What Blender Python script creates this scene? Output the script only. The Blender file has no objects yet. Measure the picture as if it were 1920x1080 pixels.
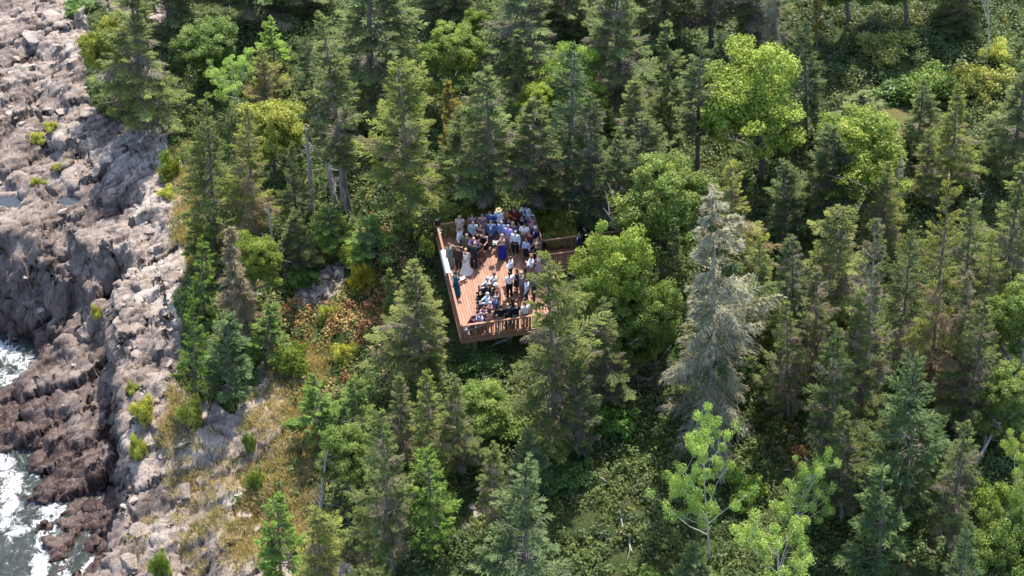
import bpy, bmesh, math, random
import numpy as np
from mathutils import Vector, Matrix, Euler

# ------------------------------------------------------------------ camera, sky, sun, exposure
SC = bpy.context.scene
COL = SC.collection
PITCH = math.radians(45.0)
FOCAL = 2500.0                      # in pixels of a 1920 wide picture
CAM = np.array([0.0, -50.0, 51.5])
FWD = np.array([0.0, math.cos(PITCH), -math.sin(PITCH)])
UPV = np.array([0.0, math.sin(PITCH), math.cos(PITCH)])
cam_data = bpy.data.cameras.new('camera')
cam_data.sensor_width = 36.0
cam_data.lens = FOCAL / 1920.0 * 36.0
cam_data.clip_end = 3000.0
cam = bpy.data.objects.new('camera', cam_data)
cam.location = CAM.tolist()
cam.rotation_euler = (math.pi / 2 - PITCH, 0, 0)
COL.objects.link(cam)
SC.camera = cam

SUN_ELEV = math.radians(57.0)
SUN_AZ = math.radians(15.0)         # measured from +Y (straight away from the camera) towards +X (right)
world = bpy.data.worlds.new('World')
SC.world = world
world.use_nodes = True
wn = world.node_tree.nodes
wl = world.node_tree.links
wn.clear()
sky = wn.new('ShaderNodeTexSky')
sky.sky_type = 'NISHITA'
sky.sun_disc = False
sky.sun_elevation = SUN_ELEV
sky.sun_rotation = SUN_AZ
sky.air_density = 1.0
sky.dust_density = 1.5
bg = wn.new('ShaderNodeBackground')
bg.inputs['Strength'].default_value = 0.15
wo = wn.new('ShaderNodeOutputWorld')
wl.new(sky.outputs[0], bg.inputs[0])
wl.new(bg.outputs[0], wo.inputs[0])

sun_data = bpy.data.lights.new('sun', 'SUN')
sun_data.energy = 3.35
sun_data.angle = math.radians(1.0)
sun_data.color = (1.0, 0.93, 0.82)
sun = bpy.data.objects.new('sun', sun_data)
to_sun = Vector((math.sin(SUN_AZ) * math.cos(SUN_ELEV), math.cos(SUN_AZ) * math.cos(SUN_ELEV), math.sin(SUN_ELEV)))
sun.rotation_euler = to_sun.to_track_quat('Z', 'Y').to_euler()
sun.location = (30, 60, 80)
COL.objects.link(sun)

SC.view_settings.view_transform = 'Standard'
SC.view_settings.look = 'None'
SC.view_settings.gamma = 1.0
SC.view_settings.use_curve_mapping = False
SC.view_settings.exposure = 1.42
SC.render.engine = 'CYCLES'
SC.cycles.max_bounces = 5
SC.cycles.diffuse_bounces = 3
SC.cycles.glossy_bounces = 2
SC.cycles.transmission_bounces = 3
SC.cycles.caustics_reflective = False
SC.cycles.caustics_refractive = False
SC.cycles.use_denoising = True

# ------------------------------------------------------------------ helpers
def ray(px, py):
    d = FWD + np.array([1.0, 0, 0]) * ((px - 960.0) / FOCAL) - UPV * ((py - 540.0) / FOCAL)
    return d

def at(px, py, z):
    d = ray(px, py)
    t = (z - CAM[2]) / d[2]
    return CAM + d * t

def project(p):
    v = np.asarray(p, float) - CAM
    dep = v @ FWD
    return 960.0 + FOCAL * v[0] / dep, 540.0 - FOCAL * (v @ UPV) / dep, dep

def link(o, parent=None):
    COL.objects.link(o)
    if parent is not None:
        o.parent = parent
    return o

def tag(o, label=None, category=None, group=None, kind=None):
    if label: o['label'] = label
    if category: o['category'] = category
    if group: o['group'] = group
    if kind: o['kind'] = kind
    return o

def empty(name, loc=(0, 0, 0), rot=(0, 0, 0)):
    o = bpy.data.objects.new(name, None)
    o.empty_display_size = 0.3
    o.location = loc
    o.rotation_euler = rot
    return link(o)

def mesh_obj(name, me, parent=None, mat=None):
    o = bpy.data.objects.new(name, me)
    link(o, parent)
    if mat is not None:
        if not me.materials:
            me.materials.append(None)
        o.material_slots[0].link = 'OBJECT'
        o.material_slots[0].material = mat
    return o

def mesh_np(name, verts, faces, tint=None, mat=None, smooth=False):
    """verts (n,3); faces (m,k) with k = 3 or 4, or a list of such arrays"""
    me = bpy.data.meshes.new(name)
    if not isinstance(faces, list):
        faces = [faces]
    verts = np.ascontiguousarray(verts, dtype=np.float32)
    loops = np.concatenate([np.asarray(f, np.int32).ravel() for f in faces])
    counts = np.concatenate([np.full(len(f), np.asarray(f).shape[1], np.int32) for f in faces])
    starts = np.zeros(len(counts), np.int32)
    starts[1:] = np.cumsum(counts)[:-1]
    me.vertices.add(len(verts))
    me.vertices.foreach_set('co', verts.ravel())
    me.loops.add(len(loops))
    me.loops.foreach_set('vertex_index', loops)
    me.polygons.add(len(counts))
    me.polygons.foreach_set('loop_start', starts)
    me.polygons.foreach_set('loop_total', counts)
    if smooth:
        me.polygons.foreach_set('use_smooth', np.ones(len(counts), bool))
    if tint is not None:
        a = me.attributes.new('tint', 'FLOAT_VECTOR', 'POINT')
        a.data.foreach_set('vector', np.ascontiguousarray(tint, np.float32).ravel())
    me.update(calc_edges=True)
    me.validate()
    if mat is not None:
        me.materials.append(mat)
    return me

def unit(v):
    return v / np.maximum(np.linalg.norm(v, axis=-1, keepdims=True), 1e-9)

def blades(P, D, S, ln, wd):
    """kite shaped leaves: centre, long axis, side axis"""
    n = len(P)
    ln = np.broadcast_to(np.asarray(ln, float).reshape(-1, 1), (n, 1))
    wd = np.broadcast_to(np.asarray(wd, float).reshape(-1, 1), (n, 1))
    V = np.empty((n, 4, 3))
    V[:, 0] = P - D * ln * .5
    V[:, 1] = P + S * wd * .5 + D * ln * .08
    V[:, 2] = P + D * ln * .5
    V[:, 3] = P - S * wd * .5 + D * ln * .08
    F = np.arange(n * 4).reshape(n, 4)
    return V.reshape(-1, 3), F

def needles(P, D, S, ln, wd):
    """narrow three cornered sprays"""
    n = len(P)
    ln = np.broadcast_to(np.asarray(ln, float).reshape(-1, 1), (n, 1))
    wd = np.broadcast_to(np.asarray(wd, float).reshape(-1, 1), (n, 1))
    V = np.empty((n, 3, 3))
    V[:, 0] = P - D * ln * .45 + S * wd * .5
    V[:, 1] = P + D * ln * .55
    V[:, 2] = P - D * ln * .45 - S * wd * .5
    return V.reshape(-1, 3), np.arange(n * 3).reshape(n, 3)

def tube(pts, rad, n=6):
    """tapered tube through pts"""
    pts = np.asarray(pts, float)
    rad = np.broadcast_to(np.asarray(rad, float), (len(pts),))
    T = unit(np.gradient(pts, axis=0))
    ref = np.where(np.abs(T[:, 2:3]) > .9, np.array([[1., 0, 0]]), np.array([[0, 0, 1.]]))
    A = unit(np.cross(T, ref))
    B = np.cross(T, A)
    an = np.arange(n) * 2 * math.pi / n
    V = pts[:, None] + rad[:, None, None] * (A[:, None] * np.cos(an)[None, :, None] + B[:, None] * np.sin(an)[None, :, None])
    m = len(pts)
    i = np.arange(m - 1)[:, None] * n
    j = np.arange(n)[None, :]
    k = (j + 1) % n
    F = np.stack([i + j, i + k, i + n + k, i + n + j], -1).reshape(-1, 4)
    return V.reshape(-1, 3), F

class Acc:
    """collects pieces of one mesh"""
    def __init__(self):
        self.v, self.f, self.t, self.n = [], [], [], 0
    def add(self, V, F, tint=None):
        self.v.append(V); self.f.append(np.asarray(F) + self.n); self.n += len(V)
        if tint is not None:
            tint = np.asarray(tint, float)
            if tint.ndim == 1: tint = np.broadcast_to(tint, (len(V), 3))
            self.t.append(tint)
    def mesh(self, name, mat=None, smooth=False):
        q = [f for f in self.f if f.shape[1] == 4]; t = [f for f in self.f if f.shape[1] == 3]
        fs = ([np.concatenate(q)] if q else []) + ([np.concatenate(t)] if t else [])
        return mesh_np(name, np.concatenate(self.v), fs, np.concatenate(self.t) if self.t else None, mat, smooth)

# ---- noise (value noise and fractured cells) for building the land
def hash2(i, j, s):
    h = (i.astype(np.int64) * 374761393 + j.astype(np.int64) * 668265263 + s * 1442695041) & 0xFFFFFFFF
    h = ((h ^ (h >> 13)) * 1274126177) & 0xFFFFFFFF
    h = (h ^ (h >> 16)) & 0xFFFFFFFF
    return (h & 0xFFFFFF) / float(0x1000000)

def vnoise(x, y, s=0):
    xi, yi = np.floor(x), np.floor(y)
    fx, fy = x - xi, y - yi
    fx, fy = fx * fx * (3 - 2 * fx), fy * fy * (3 - 2 * fy)
    a = hash2(xi, yi, s); b = hash2(xi + 1, yi, s); c = hash2(xi, yi + 1, s); d = hash2(xi + 1, yi + 1, s)
    return (a + (b - a) * fx) * (1 - fy) + (c + (d - c) * fx) * fy

def fbm(x, y, s=0, o=4):
    r = 0; a = .5; t = 0
    for k in range(o):
        r = r + a * vnoise(x, y, s + k * 17); t += a
        x, y, a = x * 2.03 + 3.1, y * 2.03 + 1.7, a * .5
    return r / t

def cells(x, y, s=0):
    """fractured blocks: a random tilt plane for each cell, and the distance to the joint"""
    xi, yi = np.floor(x), np.floor(y)
    d1 = np.full(x.shape, 9.); d2 = np.full(x.shape, 9.)
    h = np.zeros(x.shape); r = np.zeros(x.shape)
    for a in (-1, 0, 1):
        for b in (-1, 0, 1):
            ci, cj = xi + a, yi + b
            cx = ci + .1 + .8 * hash2(ci, cj, s); cy = cj + .1 + .8 * hash2(ci, cj, s + 1)
            dd = np.hypot(x - cx, y - cy)
            hh = hash2(ci, cj, s + 2) - .5 + (hash2(ci, cj, s + 3) - .5) * 1.3 * (x - cx) + (hash2(ci, cj, s + 4) - .5) * 1.3 * (y - cy)
            closer = dd < d1
            d2 = np.where(closer, d1, np.minimum(d2, dd))
            h = np.where(closer, hh, h)
            r = np.where(closer, hash2(ci, cj, s + 5), r)
            d1 = np.where(closer, dd, d1)
    return h, d2 - d1, r

# ------------------------------------------------------------------ materials
def new_mat(name):
    m = bpy.data.materials.new(name)
    m.use_nodes = True
    nt = m.node_tree
    nt.nodes.clear()
    out = nt.nodes.new('ShaderNodeOutputMaterial')
    return m, nt, nt.nodes, nt.links, out

def N(nt, kind, **kw):
    n = nt.nodes.new(kind)
    for k, v in kw.items():
        if k in n.inputs: n.inputs[k].default_value = v
        else: setattr(n, k, v)
    return n

def ramp(nt, stops):
    r = nt.nodes.new('ShaderNodeValToRGB')
    e = r.color_ramp.elements
    while len(e) < len(stops): e.new(.5)
    for i, (p, c) in enumerate(stops):
        e[i].position = p; e[i].color = (*c, 1) if len(c) == 3 else c
    return r

def mix(nt, a, b, fac, mode='MIX'):
    m = nt.nodes.new('ShaderNodeMix'); m.data_type = 'RGBA'; m.blend_type = mode
    def put(sock, v):
        if hasattr(v, 'default_value') or hasattr(v, 'is_output'): nt.links.new(v, sock)
        elif isinstance(v, (int, float)): sock.default_value = v
        else: sock.default_value = (*v, 1)
    put(m.inputs[6], a); put(m.inputs[7], b)
    if isinstance(fac, (int, float)): m.inputs[0].default_value = fac
    else: nt.links.new(fac, m.inputs[0])
    return m.outputs[2]

def plain(name, col, rough=.7, var=.18, scale=9.0, spec=.3, bump=0.0, metal=0.0):
    m, nt, nd, lk, out = new_mat(name)
    tc = N(nt, 'ShaderNodeTexCoord')
    nz = N(nt, 'ShaderNodeTexNoise', Scale=scale, Detail=5.0)
    lk.new(tc.outputs['Object'], nz.inputs['Vector'])
    dark = tuple(c * (1 - var) for c in col); light = tuple(min(1, c * (1 + var)) for c in col)
    r = ramp(nt, [(.3, dark), (.7, light)])
    lk.new(nz.outputs[0], r.inputs[0])
    b = N(nt, 'ShaderNodeBsdfPrincipled', Roughness=rough, Metallic=metal)
    b.inputs['Specular IOR Level'].default_value = spec
    lk.new(r.outputs[0], b.inputs['Base Color'])
    if bump:
        bp = N(nt, 'ShaderNodeBump', Strength=bump, Distance=.02)
        lk.new(nz.outputs[0], bp.inputs['Height']); lk.new(bp.outputs[0], b.inputs['Normal'])
    lk.new(b.outputs[0], out.inputs[0])
    return m

def leaf_mat(name, trans=.35, rough=.55, spec=.25):
    """leaf colour comes from the mesh's own 'tint' and the tree's object colour"""
    m, nt, nd, lk, out = new_mat(name)
    at_ = N(nt, 'ShaderNodeAttribute', attribute_name='tint')
    oi = N(nt, 'ShaderNodeObjectInfo')
    c = mix(nt, at_.outputs['Vector'], oi.outputs['Color'], 1.0, 'MULTIPLY')
    b = N(nt, 'ShaderNodeBsdfPrincipled', Roughness=rough)
    b.inputs['Specular IOR Level'].default_value = spec
    t = N(nt, 'ShaderNodeBsdfTranslucent')
    lk.new(c, b.inputs['Base Color'])
    c2 = mix(nt, c, (1.25, 1.2, .6), 1.0, 'MULTIPLY')
    lk.new(c2, t.inputs['Color'])
    mx = N(nt, 'ShaderNodeMixShader'); mx.inputs[0].default_value = trans
    lk.new(b.outputs[0], mx.inputs[1]); lk.new(t.outputs[0], mx.inputs[2])
    lk.new(mx.outputs[0], out.inputs[0])
    return m

M_NEEDLE = leaf_mat('needles', .48, .6, .2)
M_LEAF = leaf_mat('broad_leaves', .36, .5, .3)
M_GRASS = leaf_mat('grass_blades', .35, .7, .15)

def bark_mat(name, c1, c2, scale=6):
    m, nt, nd, lk, out = new_mat(name)
    tc = N(nt, 'ShaderNodeTexCoord')
    mp = N(nt, 'ShaderNodeMapping'); mp.inputs['Scale'].default_value = (1, 1, .35)
    lk.new(tc.outputs['Object'], mp.inputs[0])
    nz = N(nt, 'ShaderNodeTexNoise', Scale=scale, Detail=8.0, Roughness=.7)
    lk.new(mp.outputs[0], nz.inputs['Vector'])
    r = ramp(nt, [(.3, c1), (.68, c2)])
    lk.new(nz.outputs[0], r.inputs[0])
    b = N(nt, 'ShaderNodeBsdfPrincipled', Roughness=.9)
    b.inputs['Specular IOR Level'].default_value = .1
    bp = N(nt, 'ShaderNodeBump', Strength=.6, Distance=.03)
    lk.new(nz.outputs[0], bp.inputs['Height']); lk.new(bp.outputs[0], b.inputs['Normal'])
    lk.new(r.outputs[0], b.inputs['Base Color']); lk.new(b.outputs[0], out.inputs[0])
    return m

M_BARK = bark_mat('spruce_bark', (.09, .075, .065), (.24, .215, .20))
M_GREYBARK = bark_mat('weathered_wood', (.20, .185, .17), (.46, .43, .40))
M_BIRCH = bark_mat('pale_bark', (.30, .28, .25), (.68, .66, .61), 5)
# ------------------------------------------------------------------ the land
WATER_Z = -10.0
DECK_Z = 1.5
CTRL = [  # picture point and height of the land there
 # rock shelf, far to near
 (30,30,-3.2),(130,60,-2.8),(60,130,-3.6),(150,160,-3.0),(60,220,-3.7),(160,240,-3.1),(240,280,-2.6),(300,320,-2.3),(335,400,-2.2),
 (60,300,-4.0),(150,330,-3.7),(10,385,-4.8),(100,375,-4.2),(200,390,-3.3),(60,425,-3.7),(150,430,-3.5),(10,425,-3.8),(265,450,-2.8),(330,520,-2.6),(275,520,-2.9),
 (215,455,-3.2),
 # the cove wall that faces the camera
 (30,505,-6.3),(120,512,-6.0),(185,525,-5.2),(60,565,-7.6),(150,590,-7.2),(0,570,-8.2),(205,560,-5.8),(100,470,-4.6),(30,465,-4.7),(20,610,-9.4),(80,605,-8.9),(120,600,-8.0),
 (10,640,-10.6),(50,650,-10.6),(20,700,-10.7),(60,690,-10.5),(100,640,-9.0),(105,690,-8.3),(150,640,-7.6),(75,740,-8.6),(130,720,-8.2),
 # rim of the cliff on its right
 (238,560,-2.9),(250,620,-3.0),(262,700,-3.2),(268,780,-3.4),(262,850,-3.6),(265,930,-3.8),(262,990,-4.2),(240,1040,-4.6),(228,1090,-4.9),
 # foot of the cliff
 (185,690,-8.0),(190,770,-8.5),(150,790,-8.7),(185,860,-8.9),(110,810,-9.0),(195,930,-9.5),(150,920,-9.6),(60,800,-9.2),(25,770,-9.4),(120,860,-9.1),(70,860,-9.5),
 (100,900,-9.6),(20,900,-10.4),(55,915,-9.9),(20,960,-11.0),(95,955,-10.0),(130,960,-9.75),(155,1000,-9.75),(190,1000,-9.4),(60,1040,-10.5),(140,1055,-9.95),(15,1075,-11.4),(185,1080,-9.5),(115,1000,-9.9),(30,860,-10.2),
 (-120,640,-11.5),(-120,800,-11.8),(-120,1000,-12.5),(-150,500,-9.5),(-150,380,-7),(-150,200,-5.5),(-150,40,-5),
 # grassy bank between rock and wood
 (330,600,-2.4),(330,700,-2.7),(340,790,-2.9),(400,800,-2.5),(480,740,-2.0),(520,800,-1.9),(450,900,-2.6),(340,900,-3.4),(330,990,-3.8),(310,1070,-4.2),
 (450,1000,-2.9),(550,900,-1.9),(600,1000,-1.9),(500,1080,-2.6),(640,1080,-1.9),
 # the wood
 (360,250,-2.1),(300,180,-2.4),(230,100,-2.5),(420,330,-1.6),(400,500,-1.9),(430,650,-1.8),(520,560,-1.4),(600,520,-1.0),(560,420,-.9),(600,660,-1.3),(680,600,-.7),
 (700,760,-1.0),(700,900,-1.2),(760,620,-.5),(830,700,-.4),(850,850,-.8),(860,1000,-1.0),(800,540,-.2),(780,430,.2),(830,450,.6),(860,520,.1),(880,640,-.4),
 (950,600,-.1),(1000,540,.3),(950,450,.9),(1000,420,1.1),(1060,480,.5),(1100,440,1.0),(1180,410,1.4),(1060,600,-.1),(1000,760,-.4),(1000,950,-.8),(1150,900,-.5),(1150,700,0),
 (1300,800,0),(1300,1000,-.4),(1300,600,.6),(1300,420,1.2),(1480,850,.5),(1500,650,.8),(1500,450,1.2),(1650,800,.8),(1650,1000,.3),(1800,900,.9),(1850,700,1.3),(1800,500,1.6),
 (500,250,-.9),(650,300,-.2),(420,100,-1.6),(600,100,-.4),(800,300,.5),(800,100,.8),(1000,300,1.0),(1000,100,1.2),(1250,250,1.4),(1250,60,1.6),(1500,250,1.8),(1500,60,2.2),
 (1700,250,2.0),(1700,60,2.8),(1900,250,2.2),(1900,60,3.0),(1500,1100,.1),(1900,1080,.6),(1000,1100,-1.0),
]
WORLD_CTRL = [(-45,45,-6),(-30,42,-3),(-15,45,-1),(0,45,2),(20,45,3.5),(40,45,4),(-60,60,-11),(-20,70,0),(10,70,4),(40,70,6),(60,20,4),(60,-10,2),(60,-40,1),(30,-40,-.5),
 (0,-40,-1.5),(-15,-40,-4),(-24,-40,-9),(-34,-40,-13),(-55,-20,-14),(-60,20,-13),(-80,60,-13),(-55,0,-14),(-20,-27,-6.5),(-12,-27,-3)]
cp = np.array([at(a, b, c) for a, b, c in CTRL] + [list(w) for w in WORLD_CTRL], float)

def base_height(x, y):
    """land height from the surveyed points; steep where neighbouring points differ"""
    shp = x.shape
    wx = x + 1.1 * (fbm(x * .35, y * .35, 5) - .5) + .2 * (fbm(x * 1.3, y * 1.3, 9, 3) - .5)
    wy = y + 1.1 * (fbm(x * .35 + 40, y * .35, 6) - .5) + .2 * (fbm(x * 1.3 + 9, y * 1.3, 8, 3) - .5)
    wx, wy = wx.ravel(), wy.ravel()
    out = np.zeros(len(wx))
    for k in range(0, len(wx), 20000):
        dx = wx[k:k + 20000, None] - cp[None, :, 0]; dy = wy[k:k + 20000, None] - cp[None, :, 1]
        w = 1.0 / (dx * dx + dy * dy + .25) ** 2.6
        out[k:k + 20000] = (w * cp[None, :, 2]).sum(1) / w.sum(1)
    return out.reshape(shp)

GX = np.arange(-62, 62.01, .3); GY = np.arange(-42, 78.01, .3)
gxx, gyy = np.meshgrid(GX, GY, indexing='ij')
GH = base_height(gxx, gyy)

def ground(x, y):
    x = np.asarray(x, float); y = np.asarray(y, float)
    fx = np.clip((x - GX[0]) / .3, 0, len(GX) - 1.001); fy = np.clip((y - GY[0]) / .3, 0, len(GY) - 1.001)
    i, j = fx.astype(int), fy.astype(int); u, v = fx - i, fy - j
    return (GH[i, j] * (1 - u) + GH[i + 1, j] * u) * (1 - v) + (GH[i, j + 1] * (1 - u) + GH[i + 1, j + 1] * u) * v

def on_ground(px, py):
    """where the sight line through a picture point meets the land"""
    d = ray(px, py)
    t = (8 - CAM[2]) / d[2] + np.arange(0, 60, .05)
    p = CAM[None] + t[:, None] * d[None]
    hit = np.nonzero(p[:, 2] <= ground(p[:, 0], p[:, 1]))[0]
    if len(hit):
        return p[hit[0]]
    return at(px, py, 0)

def poly_world(pts):
    return np.array([on_ground(a, b)[:2] for a, b in pts])

def inside(poly, x, y):
    r = np.zeros(x.shape, bool)
    n = len(poly)
    for i in range(n):
        x1, y1 = poly[i]; x2, y2 = poly[(i + 1) % n]
        c = ((y1 > y) != (y2 > y)) & (x < (x2 - x1) * (y - y1) / (y2 - y1 + 1e-12) + x1)
        r ^= c
    return r

edge = poly_world([(165,0),(160,120),(165,190),(225,235),(300,250),(345,300),(338,420),(352,480),(335,560),(345,640),(345,730),(430,770),(470,700),(505,665),(540,740),(560,840),(470,900),
                   (440,960),(480,1010),(560,1030),(640,1060),(650,1079)])
ROCK_POLY = np.vstack([[[-24.5, 45], [-24.5, 29]], edge, [[-9.5, -28], [-10, -40], [-62, -41], [-62, 45]]])
OUTCROP = [poly_world(p) for p in ([(545,560),(560,520),(640,490),(655,520),(640,545),(590,580)], 
                                   [(860,985),(880,930),(905,945),(900,1000)], [(650,1010),(672,1000),(668,1079),(645,1079)])]
BANK_POLY = poly_world([(345,730),(430,770),(500,670),(560,640),(620,650),(600,720),(560,760),(600,860),(590,960),(640,1060),(650,1079),(215,1079),(230,1020),(330,940),(300,820),(325,740)])
BANK2 = poly_world([(330,330),(365,300),(372,400),(360,520),(325,520),(322,420)])
BANK3 = poly_world([(230,225),(345,215),(370,270),(330,300),(250,270)])

# non-uniform sheet: fine over the rock and the visible wood, coarse towards the horizon
def lines(segs):
    r = [segs[0][0]]
    for a, b, n in segs:
        r += list(np.linspace(a, b, n + 1)[1:])
    return np.array(r)
LX = lines([(-420, -90, 6), (-90, -44, 8), (-44, -38, 12), (-38, -9.5, 360), (-9.5, 36, 80), (36, 60, 16), (60, 420, 8)])
LY = lines([(-420, -60, 6), (-60, -24, 14), (-24, 37, 580), (37, 60, 30), (60, 420, 10)])
X, Y = np.meshgrid(LX, LY, indexing='ij')
Z = base_height(np.clip(X, -62, 62), np.clip(Y, -42, 78))
wob = 1.2 * (fbm(X * .8, Y * .8, 31) - .5)
wob2 = 1.2 * (fbm(X * .8 + 7, Y * .8, 32) - .5)
rock = inside(ROCK_POLY, X + wob, Y + wob2) | (X < -46)
bank = inside(BANK_POLY, X + wob, Y + wob2) | inside(BANK2, X + wob * .5, Y + wob2 * .5) | inside(BANK3, X + wob * .5, Y + wob2 * .5)
outc = np.zeros(X.shape, bool)
for p in OUTCROP:
    outc |= inside(p, X + wob * .4, Y + wob2 * .4)
rock |= outc

def soften(m, k):
    a = m.astype(float)
    for _ in range(k):
        b = np.pad(a, 1, mode='edge')
        a = (b[:-2, 1:-1] + b[2:, 1:-1] + b[1:-1, :-2] + b[1:-1, 2:] + 4 * a) / 8
    return a
rock_s = soften(rock, 8)
bank_s = soften(bank, 10)
# fractured rock: three sizes of block, joints cut in, and a fine broken skin
ca, sa = math.cos(.45), math.sin(.45)
U, W = X * ca + Y * sa, -X * sa + Y * ca
uw = U + .16 * (fbm(U * .9, W * .9, 3) - .5); ww = W + .16 * (fbm(U * .9 + 5, W * .9, 4) - .5)
h1, e1, r1 = cells(uw / 4.2, ww / 2.1, 11)
h2, e2, r2 = cells(uw / 1.5, ww / .8, 23)
h3, e3, r3 = cells(uw / .55, ww / .34, 37)
h4, e4, r4 = cells(uw / .26, ww / .19, 43)
rough = .55 + .9 * fbm(X * .3, Y * .3, 47)
disp = .50 * h1 + .30 * h2 + rough * (.19 * h3 + .03 * h4) - .40 * np.exp(-(e1 / .035) ** 2) - .20 * np.exp(-(e2 / .055) ** 2) - .09 * np.exp(-(e3 / .12) ** 2)
disp += .03 * (fbm(X * 3, Y * 3, 51, 4) - .5)
calm = 1 - .25 * bank_s
floor_d = .5 * (fbm(X * .5, Y * .5, 71) - .5) + .12 * (fbm(X * 2.5, Y * 2.5, 72) - .5)
Z = Z + rock_s * calm * disp + (1 - rock_s) * floor_d
POOLS = [((10, 378), 1.1, .6, None), ((132, 374), .7, .4, None)]
pool_at = []
for (px, py), ra, rb, zz in POOLS:
    p = on_ground(px, py)
    q = ((X - p[0]) / ra) ** 2 + ((Y - p[1]) / rb) ** 2
    zz = float(p[2]) - .12
    Z = np.where(q < 1.6, np.minimum(Z, zz - .25 + .35 * np.clip(q - .6, 0, 1)), Z)
    Z = np.where((q >= 1.15) & (q < 3.0), np.maximum(Z, zz + .04 + .10 * fbm(X * 2, Y * 2, 7)), Z)
    pool_at.append((p, ra, rb, zz))

nx, ny = X.shape
idx = np.arange(nx * ny).reshape(nx, ny)
quads = np.stack([idx[:-1, :-1], idx[1:, :-1], idx[1:, 1:], idx[:-1, 1:]], -1).reshape(-1, 4)
fr = (rock_s[:-1, :-1] + rock_s[1:, 1:]).ravel() / 2 > .5
# steep faces break into blocks sideways too
gx_ = np.gradient(Z, LX, axis=0); gy_ = np.gradient(Z, LY, axis=1)
steep = np.clip((np.hypot(gx_, gy_) - 1.0) / 1.5, 0, 1) * rock_s
ha, ea, ra_ = cells((X * .8 + Y * .3) / 1.1 + .3 * fbm(X, Z, 15), Z / .75, 61)
hb, eb, rb_ = cells((X * .8 + Y * .3) / .45, Z / .33, 67)
push = (.55 * ha + .22 * hb - .18 * np.exp(-(ea / .09) ** 2)) * soften(steep, 3)
gl = np.maximum(np.hypot(gx_, gy_), 1e-6)
XD = X - push * gx_ / gl; YD = Y - push * gy_ / gl
V = np.stack([XD, YD, Z], -1).reshape(-1, 3)
# tint channels: x = grass cover, y = block shade, z = wet by the lake
wash = np.interp(Z + .8 * (fbm(X * .5, Y * .5, 83) - .5), [-9.2, -8, -5.2, -3.7, -2.9], [.75, .60, .50, .42, .10])
wet = np.clip((WATER_Z + 2.3 + 1.2 * (fbm(X * .9, Y * .9, 81) - .5) - Z) / 1.2, 0, 1)
grassy = np.clip(bank_s * 1.5 * (fbm(X * .55, Y * .55, 91) - .28) * 2.2, 0, 1) * (1 - np.clip((r2 - .62) * 6, 0, 1) * .8) * (1 - np.clip((r1 - .7) * 5, 0, 1))
cl_ = on_ground(1705, 232)
grassy = np.maximum(grassy, np.clip(1.6 - 1.2 * np.hypot((X - cl_[0]) / 3.0, (Y - cl_[1]) / 1.5), 0, .35))
wet = np.maximum(wet, wash)
T = np.stack([grassy, .4 * r1 + .3 * r2 + .3 * r3, wet], -1).reshape(-1, 3)

def sub_mesh(name, mask, mat):
    q = quads[mask]
    used = np.unique(q)
    remap = np.full(len(V), -1); remap[used] = np.arange(len(used))
    return mesh_np(name, V[used], remap[q], T[used], mat)

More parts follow.
